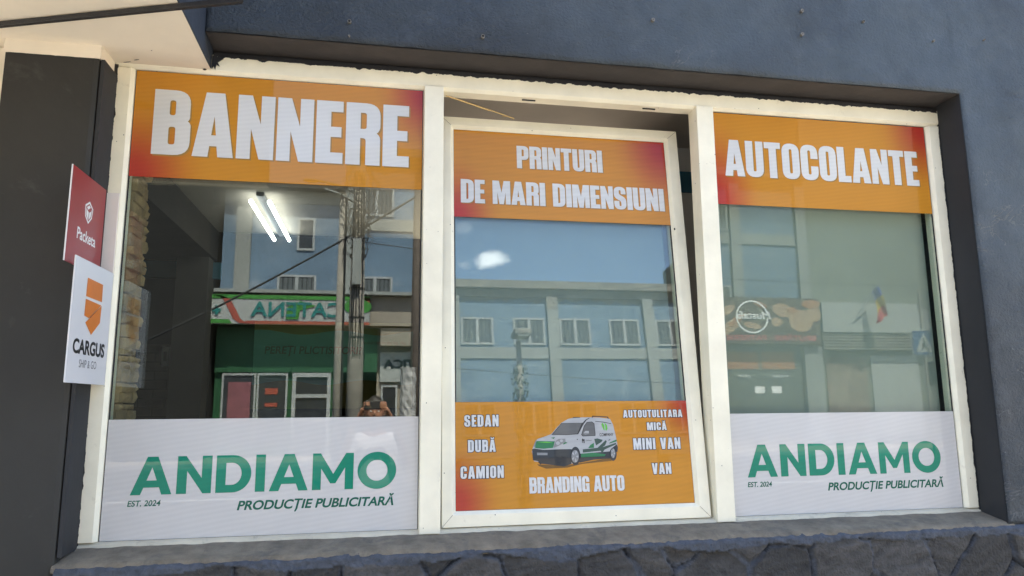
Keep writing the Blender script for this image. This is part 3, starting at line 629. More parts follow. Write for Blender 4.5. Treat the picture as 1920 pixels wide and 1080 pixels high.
brick.build('brick_slips', mat('brown_brick', (.04, .032, .024), .85, .3, 8, .6, 40), shop)
stn = MB(); rs = random.Random(11); z = 1.02
while z < 2.95:
    h = rs.uniform(.022, .055); y = .06
    while y < .23:
        l = rs.uniform(.06, .16); e = min(y+l, .235+rs.uniform(-.01, .015)); t = rs.uniform(.0, .022)
        j = lambda a: a+rs.uniform(-.003, .003)
        stn.add([(-.05, y, z), (-.05, e, z), (-.05, e, z+h-.003), (-.05, y, z+h-.003), (j(.002+t), j(y+.002), j(z)), (j(.002+t), j(e-.002), j(z)), (j(.002+t), j(e-.002), j(z+h-.003)), (j(.002+t), j(y+.002), j(z+h-.003)), (.010+t+rs.uniform(0, .006), (y+e)/2, z+h*rs.uniform(.3, .7))],
                [(0, 1, 5, 4), (1, 2, 6, 5), (2, 3, 7, 6), (3, 0, 4, 7), (4, 5, 8), (5, 6, 8), (6, 7, 8), (7, 4, 8)])
        y = e+.002
        if e > .22: break
    z += h
stn.build('stone_cladding', 'in_stone', shop)
MB().box(-.08, -.03, .05, .24, 1.0, 3.0).build('inner_pier', 'in_stone', shop)
lf = tag(empty('ceiling_light'), 'twin tube fluorescent light fixed to the shop ceiling behind the left window', 'lamp')
MB().box(.105, .160, 2.22, 3.48, 2.99, 3.018).build('lamp_housing', 'grey_ink', lf, bevel=.004)
M['tube'] = mat('lit_tube', (1, .98, .94), .4, 0, emit=2.2)
for x in (.070, .195): MB().tube([(x, 2.24, 2.955), (x, 3.46, 2.955)], .0150, 10).build('tube', 'tube', lf, smooth=True)
rebase(lf)
sw = tag(empty('light_switch'), 'small white switch plate on the dark brick wall inside the shop', 'switch')
MB().box(-.79, -.73, 3.495, 3.505, 1.86, 2.02).build('plate', 'white_board', sw, bevel=.002); MB().box(-.775, -.745, 3.490, 3.4955, 1.90, 1.98).build('rocker', 'grey_ink', sw); rebase(sw)
# poster inside: dull teal, ochre waves, red letters
po = tag(empty('wall_poster'), 'green poster with ochre waves reading PEREȚI PLICTISITORI? on the shop back wall', 'poster')
M['poster'] = mat('poster_teal', (.05, .14, .115), .6, .1); M['ochre'] = mat('poster_ochre', (.085, .075, .012), .6, .1); M['poster_red'] = mat('poster_red', (.05, .012, .008), .6, 0)
MB().box(-.06, 1.28, 3.48, 3.50, 1.50, 2.24).build('board', 'poster', po)
wv = MB()
for zt, zb, sg in ((2.24, 2.15, 1), (1.72, 1.50, -1)):
    n = 40; lo = [(-.06+1.34*i/n, (zb if sg > 0 else zt)+.02*math.sin(i*.32+sg)) for i in range(n+1)]; hi = [(-.06+1.34*i/n, (zt if sg > 0 else zb)) for i in range(n+1)]
    pts = [(a, 3.4785, b) for a, b in lo+hi]; wv.add(pts, [(i, i+1, n+2+i, n+1+i) for i in range(n)])
wv.build('wave', 'ochre', po)
MB().flat(text('PEREȚI PLICTISITORI?', .03, .84, 1.965, 2.03, .02, .1), (0, 3.4785, 0), X3, Z3, .001).flat(text('TRANSFORMĂM SPAȚIUL TĂU', .84, 1.22, 2.05, 2.075, .0), (0, 3.4785, 0), X3, Z3, .001).build('lettering', 'poster_red', po)
rebase(po)

# ================================================================== WINDOW FILMS
F = {}
F['orL'] = film_mat('orange_film_left', ORANGE, RED, blobs=((0, 0, .26, .75), (1.02, .98, .20, .65)))
F['orM1'] = film_mat('orange_film_middle_top', ORANGE, RED, blobs=((0, -.05, .22, .8), (1.0, 1.0, .28, .95)))
F['orM2'] = film_mat('orange_film_middle_low', ORANGE, RED, blobs=((0, 0.05, .20, .6), (1.03, 1.0, .22, .5)))
F['orR'] = film_mat('orange_film_right', ORANGE, RED, blobs=((0, 0, .22, 1.0), (1.0, 1.0, .24, .8)))
F['white'] = film_mat('white_film', (.56, .545, .53))
F['wink'] = film_mat('white_print', (.60, .60, .595)); F['shadow'] = film_mat('ochre_print', (.30, .17, .035)); F['green'] = film_mat('green_print', (.003, .205, .125))
F['dgreen'] = film_mat('dark_green_print', (.003, .10, .062)); F['black'] = film_mat('black_print', (.015, .013, .012))
def film(name, m, x0, x1, z0, z1, P, label, words):
    """words: list of (child name, material, d, vf)"""
    o = MB().add([P(x0, z0, -.0005), P(x1, z0, -.0005), P(x1, z1, -.0005), P(x0, z1, -.0005), P(x0, z0, .0002), P(x1, z0, .0002), P(x1, z1, .0002), P(x0, z1, .0002)],
                 [(0, 1, 2, 3), (7, 6, 5, 4), (0, 4, 5, 1), (1, 5, 6, 2), (2, 6, 7, 3), (3, 7, 4, 0)]).build(name, m, fix=False)
    uvl = o.data.uv_layers.new(name='UVMap')
    uvm = {0: (0, 0), 1: (1, 0), 2: (1, 1), 3: (0, 1)}
    for pg in o.data.polygons:
        for li, vi in zip(pg.loop_indices, pg.vertices): uvl.data[li].uv = uvm[vi % 4]
    jobs = []; pic = MB(); pm = []
    for (nm, mm, d, vf) in words:
        vl = vf if isinstance(vf, list) else [vf]
        if nm.startswith('picture'):
            pm.append(mm)
            for q in vl: pic.add([P(a, b, -.0005-d) for a, b in q[0]], q[1], len(pm)-1)
        elif nm == 'letter_outline':
            for q in vl:
                mb = MB()
                for k in range(12): mb.add([P(a+.0024*math.cos(k*math.pi/6), b+.0024*math.sin(k*math.pi/6), -.0005-d-k*.00002) for a, b in q[0]], q[1])
                jobs.append((nm, mm, mb))
        else:
            for q in vl: jobs.append((nm, mm, MB().add([P(a, b, -.0005-d) for a, b in q[0]], q[1])))
    if pm: jobs.append(('van_picture', pm, pic))
    for (nm, mm, mb) in jobs:
        c = mb.build(nm, mm, o, fix=False)
        # faces point to the street
        if len(c.data.polygons) and sum(p.normal.y*p.area for p in c.data.polygons) > 0: c.data.flip_normals()
    tag(o, label, 'window sticker'); return rebase(o)
flp = lambda x, z, d: (x, d, z)
bw = word('BANNERE', .079, 1.076, 2.510, 2.774, .06)
film('window_film', F['orL'], .003, 1.134, 2.413, 2.850, flp, 'orange window film reading BANNERE across the top of the left pane',
     [('letter_shadow', F['shadow'], .0004, shift(bw, .006, -.006)), ('lettering', F['wink'], .0008, bw)])
aw = word('AUTOCOLANTE', 2.513, 3.519, 2.550, 2.719, .06)
film('window_film', F['orR'], 2.457, 3.574, 2.413, 2.848, flp, 'orange window film reading AUTOCOLANTE across the top of the right pane',
     [('letter_shadow', F['shadow'], .0004, shift(aw, .005, -.005)), ('lettering', F['wink'], .0008, aw)])
def andiamo(x, w_, ex, ew, px, pw, side, xa, xb, zt):
    film('window_film', F['white'], xa, xb, 1.0515, zt, flp, 'white window film with green ANDIAMO lettering at the foot of the %s pane' % side,
     [('lettering', F['green'], .0006, word('ANDIAMO', x, x+w_, 1.209, 1.345, .11, BIG, .0)),
      ('small_lettering', F['dgreen'], .0006, [text('EST. 2024', ex, ex+ew, 1.169, 1.190, .025, .16), text('PRODUCȚIE PUBLICITARĂ', px, px+pw, 1.144, 1.178, .03, .22)])])
andiamo(.093, .957, .087, .113, .466, .577, 'left', .003, 1.134, 1.481)
andiamo(2.534, .951, 2.531, .113, 2.908, .578, 'right', 2.457, 3.574, 1.478)
p1 = word('PRINTURI', 1.573, 1.976, 1.540, 1.648, .06); p2 = word('DE MARI DIMENSIUNI', 1.316, 2.266, 1.362, 1.471, .06, sp=.9)
film('window_film', F['orM1'], xi0+.001, xi1-.001, 1.294, si1-.001, SP, 'orange window film reading PRINTURI DE MARI DIMENSIUNI on the tilted middle sash',
     [('letter_shadow', F['shadow'], .0004, [shift(p1, .004, -.004), shift(p2, .004, -.004)]), ('lettering', F['wink'], .0008, [p1, p2])])
small = []; outl = []
for (t, a, b, c, d, g_) in (('SEDAN', 1.322, 1.462, .389, .435, .12), ('DUBĂ', 1.336, 1.448, .288, .335, .12), ('CAMION', 1.305, 1.479, .185, .232, .12), ('AUTOUTULITARA', 2.000, 2.266, .418, .449, .13), ('MICĂ', 2.103, 2.190, .364, .396, .12), ('MINI VAN', 2.037, 2.246, .285, .331, .12), ('VAN', 2.112, 2.196, .183, .227, .12)):
    small.append(word(t, a, b, c, d, g_)); outl.append(small[-1])
br = word('BRANDING AUTO', 1.584, 1.985, .121, .182, .06, sp=.9)
# printed van picture, drawn in units of a 1800 x 1080 sketch
def vp(pts, r=0):
    f = lambda X, Y: (1.56495+2.5447e-4*X-1.145e-5*Y, .45186-4.31e-6*X-2.4044e-4*Y)
    return fill2d([[f(*p) for p in rnd([(*q, r) if len(q) < 3 and r else q for q in pts])]])
def vcirc(cx, cy, rx, ry, n=24): return vp([(cx+rx*math.cos(2*math.pi*i/n), cy+ry*math.sin(2*math.pi*i/n)) for i in range(n)])
body = [(160, 690), (185, 600), (215, 520), (255, 480), (480, 400), (560, 300), (650, 205), (760, 140), (850, 118), (1100, 108), (1300, 112), (1480, 135), (1530, 230), (1570, 400), (1600, 560), (1605, 690), (1560, 700), (1500, 640), (1470, 800), (950, 850), (700, 940), (200, 850)]
F['v_white'] = film_mat('van_white_print', (.38, .38, .38)); F['v_dark'] = film_mat('van_dark_print', (.035, .037, .04)); F['v_glass'] = film_mat('van_window_print', (.12, .12, .12))
F['v_green'] = film_mat('van_green_print', (.03, .16, .06)); F['v_lime'] = film_mat('van_lime_print', (.12, .42, .05)); F['v_grey'] = film_mat('van_grey_print', (.22, .22, .22)); F['v_soft'] = film_mat('van_ground_print', (.14, .07, .015)); F['v_dgr'] = film_mat('van_moss_print', (.045, .075, .055))
van = [
 ('picture_ground', F['v_soft'], .0003, [vp([(250, 900), (700, 930), (1480, 800), (1500, 850), (1000, 900), (750, 960), (400, 975), (280, 930)])]),
 ('picture_van', F['v_white'], .0005, [vp(body)]),
 ('picture_van', F['v_dark'], .0007, [vp([(165, 650), (200, 640), (350, 662), (600, 655), (800, 650), (830, 655), (820, 900), (700, 940), (300, 890), (270, 850), (180, 835)]), vp([(950, 730), (1480, 690), (1480, 810), (1200, 830), (950, 880)]), vcirc(885, 765, 85, 155), vcirc(1525, 740, 62, 110),
    vp([(1160, 110), (1180, 82), (1440, 95), (1465, 130), (1440, 128), (1430, 108), (1195, 98), (1185, 115)]), vp([(835, 125), (850, 108), (970, 108), (970, 116), (860, 122)]), vp([(260, 850), (330, 890), (310, 905), (280, 885)]),
    vp([(1500, 640), (1590, 570), (1610, 620), (1600, 700), (1565, 700)]), vp([(480, 412), (650, 210), (1010, 203), (1060, 150), (1120, 118), (1130, 124), (1075, 160), (1025, 230), (935, 400), (730, 415)]), vp([(985, 410), (1030, 260), (1080, 190), (1170, 182), (1210, 215), (1228, 390), (1225, 428), (1010, 436)]), vp([(1225, 172), (1360, 184), (1500, 212), (1500, 222), (1350, 194), (1225, 182)])]),
 ('picture_van', F['v_glass'], .0009, [vp([(500, 405), (660, 215), (995, 207), (920, 385), (730, 405)]), vp([(1000, 405), (1040, 265), (1085, 198), (1165, 190), (1200, 220), (1218, 390), (1215, 420), (1015, 427)])]),
 ('picture_van', F['v_green'], .0009, [vp([(215, 560), (240, 515), (540, 520), (510, 630), (350, 645), (215, 632)]), vp([(1100, 635), (1140, 580), (1200, 545), (1200, 630)]), vp([(470, 460), (545, 450), (520, 478)]), vp([(690, 520), (755, 545), (680, 575)]), vp([(1470, 540), (1590, 485), (1592, 520), (1460, 560)]), vp([(980, 730), (1180, 710), (1400, 740), (1380, 770), (980, 790)])]),
 ('picture_van', F['v_lime'], .0010, [vp([(1330, 230), (1350, 200), (1380, 250), (1385, 335), (1365, 320)]), vp([(1385, 200), (1425, 240), (1435, 300), (1415, 340), (1400, 330), (1395, 250)]), vp([(240, 535), (400, 525), (520, 545), (380, 545)])]),
 ('picture_van', F['v_dgr'], .0009, [vp([(1205, 480), (1260, 470), (1350, 495), (1330, 530), (1235, 590)]), vp([(1010, 655), (1260, 630), (1400, 500), (1420, 520), (1390, 590), (1340, 620), (1580, 545), (1580, 570), (1380, 660), (1340, 720), (1310, 680), (1010, 710)]), vp([(1440, 510), (1480, 475), (1475, 500)])]),
 ('picture_van', F['v_grey'], .0011, [vcirc(880, 772, 62, 105), vcirc(1525, 722, 38, 82), vp([(245, 708), (420, 712), (420, 752), (250, 750)]), vp([(520, 600), (560, 510), (600, 480), (715, 475), (720, 530), (600, 600), (520, 630)]), vp([(185, 600), (200, 560), (225, 500), (240, 500), (205, 630)]), vp([(1020, 380), (1050, 345), (1110, 340), (1120, 390), (1050, 410)])]),
 ('picture_van', F['v_white'], .0012, [vcirc(590, 550, 34, 30), vcirc(650, 510, 26, 24), vp([(1030, 372), (1060, 342), (1115, 345), (1110, 378)])]+[vp([(880+20*math.cos(a-.25), 772+36*math.sin(a-.25)), (880+56*math.cos(a-.2), 772+96*math.sin(a-.2)), (880+56*math.cos(a+.2), 772+96*math.sin(a+.2)), (880+20*math.cos(a+.25), 772+36*math.sin(a+.25))]) for a in [k*math.pi*2/5-1.2 for k in range(5)]]+
    [vp([(1525+12*math.cos(a-.25), 722+28*math.sin(a-.25)), (1525+34*math.cos(a-.2), 722+76*math.sin(a-.2)), (1525+34*math.cos(a+.2), 722+76*math.sin(a+.2)), (1525+12*math.cos(a+.25), 722+28*math.sin(a+.25))]) for a in [k*math.pi*2/5-1.2 for k in range(5)]]),
 ('picture_lettering', F['black'], .0012, [text('COMPANY', 1.8905, 1.9505, .3420, .3545, .01), text('COMPANY', 1.8280, 1.8560, .3230, .3280, .0), vp([(995, 490), (1010, 470), (1025, 490), (1040, 480), (1040, 550), (1025, 550), (1020, 510), (1010, 510), (1008, 550), (1000, 545)]), vcirc(918, 487, 9, 8)]),
]
film('window_film', F['orM2'], xi0+.001, xi1-.001, si0+.001, .488, SP, 'orange window film with printed van and BRANDING AUTO, low on the tilted sash',
     van+[('letter_outline', F['black'], .0005, outl), ('lettering', F['wink'], .0009, small), ('title_shadow', F['shadow'], .0004, shift(br, .003, -.002)), ('title', F['wink'], .0008, br)])

# ================================================================== BLADE SIGNS
YV, ZV = Vector((0, 1, 0)), Z3
cs = tag(MB().box(-.0145, -.010, -.381, -.034, 1.606, 2.021).build('blade_sign', 'white_board', bevel=.0006), 'white projecting sign with an orange folded emblem and CARGUS SHIP & GO, left of the window', 'sign')
o_ = (-.010, 0, 0)
MB().flat(poly((-.274, 1.900), (-.128, 1.899), (-.131, 1.962), (-.272, 1.964)), o_, YV, ZV, .0006).flat(poly((-.274, 1.891), (-.132, 1.887), (-.236, 1.829), (-.275, 1.833)), o_, YV, ZV, .0006).flat(poly((-.129, 1.886), (-.131, 1.824), (-.204, 1.774), (-.262, 1.811)), o_, YV, ZV, .0009).build('emblem', 'orange_ink', cs)
MB().flat(poly((-.236, 1.829), (-.215, 1.834), (-.150, 1.876), (-.133, 1.886), (-.245, 1.823)), o_, YV, ZV, .0012).build('emblem_fold', 'orange_dark', cs)
MB().flat(text('CARGUS', -.345, -.066, 1.703, 1.752, .035), o_, YV, ZV, .0006).build('lettering', 'black_ink', cs)
MB().flat(text('SHIP & GO', -.283, -.132, 1.659, 1.685, -.004), o_, YV, ZV, .0006).build('small_lettering', 'grey_ink', cs)
rebase(cs)
ps = tag(MB().box(-.0545, -.050, -.365, -.062, 2.005, 2.334).build('blade_sign', ['red_board'], bevel=.0006), 'dark red projecting sign with a white parcel emblem and Packeta, above the white sign', 'sign')
o_ = (-.050, 0, 0)
MB().flat(fill2d([[(-.2405, 2.229), (-.205, 2.249), (-.170, 2.229), (-.176, 2.193), (-.205, 2.167), (-.236, 2.190)], [(-.2335, 2.225), (-.205, 2.241), (-.177, 2.225), (-.182, 2.196), (-.205, 2.176), (-.230, 2.194)]]), o_, YV, ZV, .0006)\
    .flat(poly((-.229, 2.219), (-.207, 2.209), (-.207, 2.181), (-.226, 2.196)), o_, YV, ZV, .0006).flat(poly((-.226, 2.224), (-.205, 2.235), (-.193, 2.229), (-.214, 2.217)), o_, YV, ZV, .0006).flat(poly((-.186, 2.223), (-.182, 2.222), (-.186, 2.198), (-.203, 2.182), (-.203, 2.209), (-.186, 2.217)), o_, YV, ZV, .0006).build('emblem', 'white_ink', ps)
MB().flat(text('Packeta', -.289, -.125, 2.098, 2.139, .018), o_, YV, ZV, .0006).build('lettering', 'white_ink', ps)
MB().box(-.0545, -.0500, -.3668, -.3652, 2.005, 2.334).build('board_edge', 'white_board', ps)
rebase(ps)
tag(rebase(MB().box(-.060, -.016, -.0262, -.0207, 1.62, 2.335).build('mounting_plate', 'plate', bevel=.001)), 'off white mounting strip on the frame beside the two projecting signs', 'mounting plate')

# ================================================================== ACROSS THE STREET (seen in the glass)
YB = -22.0
U_X = Vector((-1, 0, 0))                     # reading direction of signs that face the shop
M['b_blue'] = mat('pale_blue_render', (.10, .155, .22), .85, .14, .6, .4, 6, dirt=(.30, .33, .36, .5), dscale=.7, dthr=.52, bdist=.02)
M['b_pale'] = mat('pale_grey_render', (.21, .22, .21), .85, .12, 1.2, .3, 6, bdist=.02)
M['b_worn'] = mat('worn_concrete', (.18, .17, .15), .9, .35, 2.5, .9, 7, dirt=(.12, .10, .08, .7), dscale=3, dthr=.5, bdist=.05)
M['b_grey'] = mat('grey_green_render', (.14, .15, .125), .9, .07, .7, .3, 6, bdist=.02)
M['b_beige'] = mat('beige_panel', (.24, .21, .17), .8, .12, 2)
M['b_white'] = mat('white_panel', (.27, .28, .27), .7, .05, 1)
M['b_dark'] = mat('reflection_darkener', (.009, .0085, .008), .95, .2, 1)  # near-black coat for the added block, so it mirrors dark
M['b_frame'] = mat('white_window_frame', (.28, .29, .29), .5, .03, 3)
M['b_glass'] = mat('dark_window_glass', (.025, .028, .033), .25, .3, 1.5, spec=.5)
M['b_curtain'] = mat('grey_net_curtain', (.075, .085, .09), .9, .25, 9)
M['b_roof'] = mat('dark_roof_sheet', (.04, .035, .03), .7, .2, 2)
M['p_green'] = mat('shopfront_green', (.006, .06, .02), .6, .12, 2)
M['p_lime'] = mat('bright_green', (.03, .17, .02), .5, .05, 3)
M['p_red'] = mat('sign_red', (.26, .05, .03), .5, .05, 3)
M['p_teal'] = mat('sign_teal', (.005, .13, .12), .5, .05, 3)
M['brown'] = mat('dark_brown_panel', (.07, .045, .03), .6, .3, 3)
M['crust'] = mat('bread_crust', (.30, .13, .05), .6, .35, 9); M['crust2'] = mat('pale_crust', (.34, .22, .13), .6, .3, 12)
M['concrete_pole'] = mat('concrete_pole', (.22, .20, .17), .9, .2, 4, .6, 30)
M['wood_pole'] = mat('dark_wood_pole', (.07, .055, .045), .9, .3, 8, .8, 30)
M['cable'] = mat('black_cable', (.012, .012, .012), .6, 0)
M['sign_blue'] = mat('sign_blue', (.03, .07, .15), .5, 0)
M['f_blue'] = mat('flag_blue', (.01, .03, .25), .8, .1); M['f_yel'] = mat('flag_yellow', (.42, .30, .02), .8, .1); M['f_red'] = mat('flag_red', (.30, .015, .02), .8, .1)

def part(parent, name, m, *boxes, bevel=0):
    mb = MB()
    for b in boxes: mb.box(*b)
    return mb.build(name, m, parent, bevel=bevel)
def window(parent, x0, x1, z0, z1, y, curtain=True, mull=1):
    f = .07
    w_ = MB().box(x0, x1, y, y+.05, z0, z0+f).box(x0, x1, y, y+.05, z1-f, z1).box(x0, x0+f, y, y+.05, z0+f, z1-f).box(x1-f, x1, y, y+.05, z0+f, z1-f)
    for i in range(mull):
        c = x0+(x1-x0)*(i+1)/(mull+1); w_.box(c-.05, c+.05, y, y+.055, z0+f, z1-f)
    o = w_.build('window', 'b_frame', parent)
    MB().box(x0+f, x1-f, y+.01, y+.02, z0+f, z1-f).build('pane', 'b_glass', o)
    if curtain:
        n = 24; V = [(x0+f+(x1-x0-2*f)*i/n, y+.024+.008*math.sin(i*1.9), z) for i in range(n+1) for z in (z0+f, z1-f)]
        MB().add(V, [(2*i, 2*i+2, 2*i+3, 2*i+1) for i in range(n)]).build('curtain', 'b_curtain', o)
    return o
# long blue block
blk = tag(empty('apartment_block'), 'long pale blue block with pale pilasters across the street, reflected in the middle pane', 'building')
part(blk, 'wall', 'b_blue', (-.2, 17.46, YB-10, YB, 4.0, 10.0))
part(blk, 'ground_floor', 'b_beige', (-.2, 17.46, YB-10, YB-.02, GZ, 4.0))
part(blk, 'cornice', 'b_worn', (-.3, 17.46, YB-.1, YB+.30, 10.22, 10.52), (-.25, 17.46, YB, YB+.10, 9.92, 10.22))
part(blk, 'roof', 'b_roof', (-.3, 17.5, YB-10, YB-.1, 10.4, 10.5))
PX = (-.2, 3.52, 7.24, 11.06, 14.25, 17.04)
for x in PX: part(blk, 'pilaster', 'b_pale', (x, x+.42, YB-.0, YB+.16, 4.0, 9.92))
for i in range(5):
    a, b = PX[i]+.42, PX[i+1]
    part(blk, 'band', 'b_pale', (a, b, YB, YB+.05, 7.56, 7.98))
    if i < 4:
        for (o1, o2) in ((.05, 1.25), (2.0, 3.2)):
            if a+o2 > b-.02: o2 = b-a-.05
            window(blk, a+o1, a+o2, 8.08, 9.12, YB); window(blk, a+o1, a+o2, 4.75, 5.92, YB)
worn = MB(); V, Fc = torn(-.2, 17.4, lambda t, w_: (t, YB+.012, 9.93-w_), .10, .16, 1.4, 17, 400); worn.add(V, Fc); worn.build('damaged_render', 'b_worn', blk)
part(blk, 'damaged_render', 'b_worn', (PX[2]-.005, PX[2]+.425, YB+.1, YB+.168, 9.45, 9.93))
rebase(blk)
# lower blue house with the pharmacy
ph = tag(empty('pharmacy_house'), 'lower blue house with a dark eave and a small window, over the green pharmacy shopfront', 'building')
part(ph, 'wall', 'b_blue', (-4.2, -.21, YB-10, YB-.02, 5.2, 8.5)); part(ph, 'band', 'b_pale', (-4.2, -.21, YB-.02, YB+.03, 8.42, 8.86))
part(ph, 'pilaster', 'b_pale', (-3.77, -3.28, YB-.02, YB+.12, 5.2, 8.42)); part(ph, 'roof', 'b_roof', (-4.2, -.22, YB-10, YB+.5, 8.86, 9.0))
window(ph, -2.38, -1.1, 4.85, 5.92, YB-.02); window(ph, -1.78, -1.20, 6.78, 7.92, YB-.02, False, 0)
part(ph, 'canopy_slab', 'b_pale', (-4.2, 2.9, YB, YB+.9, 5.16, 5.27)); part(ph, 'shopfront', 'p_green', (-4.2, 1.0, YB-6, YB-.02, GZ, 5.16))
part(ph, 'fascia', 'b_beige', (.74, 2.9, YB, YB+.6, 4.15, 5.14)); part(ph, 'shop_wall', 'p_green', (-4.2, 1.0, YB, YB+.10, 2.62, 4.10))
for (a, b) in ((-3.9, -2.95), (-2.8, -1.95)):
    f = part(ph, 'shop_window', 'b_frame', (a-.06, a, YB, YB+.08, .3, 2.6), (b, b+.06, YB, YB+.08, .3, 2.6), (a, b, YB, YB+.08, 2.52, 2.6)); part(f, 'pane', 'b_glass', (a, b, YB+.02, YB+.03, .3, 2.52))
d = part(ph, 'door', 'b_frame', (-1.74, -1.62, YB, YB+.1, GZ, 2.6), (-.62, -.50, YB, YB+.1, GZ, 2.6), (-1.62, -.62, YB, YB+.1, 2.46, 2.6), (-1.62, -.62, YB, YB+.1, 1.78, 1.9), (-1.62, -.62, YB, YB+.1, 1.0, 1.08))
part(d, 'pane', 'b_glass', (-1.62, -.62, YB+.02, YB+.04, GZ, 2.46)); part(ph, 'poster', 'p_red', (-2.6, -2.2, YB+.03, YB+.045, 1.9, 2.1), (-2.6, -2.2, YB+.03, YB+.045, 1.5, 1.62))
rebase(ph)
p2_ = tag(MB().box(-3.75, -3.05, YB+.085, YB+.10, 1.0, 2.3).build('advert_poster', mat('pink_poster', (.17, .06, .07), .6, .3, 3)), 'pink advertisement poster in the green pharmacy shop window', 'poster'); rebase(p2_)
sg = tag(empty('pharmacy_sign'), 'long white lightbox with red and green curves and teal letters over the green shopfront', 'sign')
part(sg, 'box', 'b_white', (-4.25, .72, YB+.62, YB+.85, 4.14, 5.08)); part(sg, 'top_strip', 'p_lime', (-4.25, .72, YB+.86, YB+.87, 4.95, 5.08)); part(sg, 'bottom_strip', 'p_red', (-3.2, .72, YB+.86, YB+.87, 4.14, 4.24))
sc_ = MB(); o_ = (0, YB+.86, 0)
def ribbon(pts, w_): return [(a, b) for a, b in pts]+[(a+w_, b) for a, b in reversed(pts)]
sc_.flat(fill2d([ribbon([(3.15, 4.16), (3.35, 4.3), (3.5, 4.6), (3.7, 4.95), (4.0, 5.06)], .22)]), o_, U_X, Z3, .01).flat(fill2d([[(-.72, 4.75), (-.6, 4.95), (-.3, 5.05), (-.72, 5.07)]]), o_, U_X, Z3, .01)
sc_.build('curve', 'p_red', sg)
MB().flat(fill2d([[(1.0, 4.75), (1.5, 4.9), (1.9, 4.7), (1.95, 4.3), (1.55, 4.3), (1.5, 4.6), (1.3, 4.66)]]), o_, U_X, Z3, .02).flat(disc(-.55, 4.75, .22, .2), o_, U_X, Z3, .02).flat(disc(-.1, 4.75, .2, .2), o_, U_X, Z3, .02).flat(fill2d([[(3.6, 4.15), (4.25, 4.15), (4.25, 4.28), (3.7, 4.28)]]), o_, U_X, Z3, .02).build('leaf', 'p_lime', sg)
MB().flat(text('CATENA', .15, 3.05, 4.38, 4.86, .02), o_, U_X, Z3, .03).flat(poly((3.95, 4.52), (4.03, 4.52), (4.03, 4.42), (4.13, 4.42), (4.13, 4.52), (4.22, 4.52), (4.22, 4.62), (4.13, 4.62), (4.13, 4.72), (4.03, 4.72), (4.03, 4.62), (3.95, 4.62)), o_, U_X, Z3, .03).build('lettering', 'p_teal', sg)
rebase(sg)
# shopfront between pharmacy and bakery
sh = tag(empty('shop_awning'), 'white awning with dark lettering over the shop windows beside the green pharmacy', 'awning')
part(sh, 'valance', 'b_beige', (1.1, 3.0, YB+.05, YB+.5, 3.5, 4.1)); part(sh, 'board', 'b_white', (1.1, 3.0, YB+.05, YB+.12, 2.3, 3.3)); MB().flat(text('OPTICA', -2.9, -1.2, 2.75, 3.05, .04), (0, YB+.12, 0), U_X, Z3, .01).build('lettering', 'black_ink', sh); rebase(sh)
for (a, b) in ((1.15, 1.7), (1.8, 2.7), (3.4, 5.0), (5.4, 7.2), (8, 9.6), (10, 12)):
    f = part(None, 'shop_window', 'b_frame', (a, a+.06, YB-.02, YB+.05, .5, 2.2), (b-.06, b, YB-.02, YB+.05, .5, 2.2), (a+.06, b-.06, YB-.02, YB+.05, 2.12, 2.2)); f.parent = blk; f.location = -Vector(blk.location)
    g_ = part(f, 'pane', 'b_glass', (a+.06, b-.06, YB, YB+.01, .5, 2.12))
# bakery
bk = tag(empty('bakery_sign'), 'dark bakery signboard with loaves and a round Mustafa logo, reflected in the right pane', 'sign')
part(bk, 'board', 'brown', (13.6, 17.55, YB+.3, YB+.45, 3.68, 5.42)); o_ = (0, YB+.45, 0)
cr = MB()
for (x, z, a, b, t) in ((16.0, 4.95, .42, .26, .2), (16.75, 4.55, .5, .42, 0), (15.75, 4.5, .22, .18, 0), (17.3, 4.8, .3, .3, 0), (14.75, 4.35, .36, .12, .2), (13.85, 4.3, .5, .2, -.6), (13.75, 4.9, .35, .15, -.5)): cr.flat(disc(-x, z, a, b, 20, t), o_, U_X, Z3, .008+.001*z)
cr.build('loaf_picture', 'crust2', bk)
cr = MB()
for (x, z, a, b, t) in ((17.2, 5.2, .4, .16, 0), (14.1, 4.55, .4, .12, -.6), (15.1, 5.15, .3, .1, .3), (16.4, 4.95, .2, .12, 0)): cr.flat(disc(-x, z, a, b, 20, t), o_, U_X, Z3, .016+.001*z)
cr.build('loaf_picture', 'crust', bk)
MB().flat(fill2d([[(-14.75+.66*math.cos(t), 4.68+.62*math.sin(t)) for t in [i*math.pi/20 for i in range(40)]], [(-14.75+.60*math.cos(t), 4.68+.56*math.sin(t)) for t in [i*math.pi/20 for i in range(40)]]]), o_, U_X, Z3, .024).flat(text('Mustafa', -15.5, -14.1, 4.6, 4.88, .02, .15), o_, U_X, Z3, .026).build('logo', 'white_ink', bk)
MB().flat(text('BRUTĂRIE · PATISERIE', -17.3, -13.65, 3.80, 3.99, .02), o_, U_X, Z3, .026).build('lettering', mat('pink_letter', (.45, .10, .10), .5, 0), bk); rebase(bk)
bs = tag(empty('bakery_shopfront'), 'dark bakery shop windows with pastry pictures under the bakery sign', 'shopfront')
part(bs, 'glazing', mat('bakery_glass', (.085, .095, .085), .3, .2, 2), (13.6, 16.9, YB+.0, YB+.06, .3, 3.6)); part(bs, 'pier', 'b_pale', (16.95, 17.7, YB, YB+.25, GZ, 3.6))
pc = MB(); pc.box(13.8, 15.1, YB+.06, YB+.075, 2.75, 3.4).box(15.25, 16.6, YB+.06, YB+.075, 2.75, 3.4); pc.build('pastry_picture', 'crust', bs)
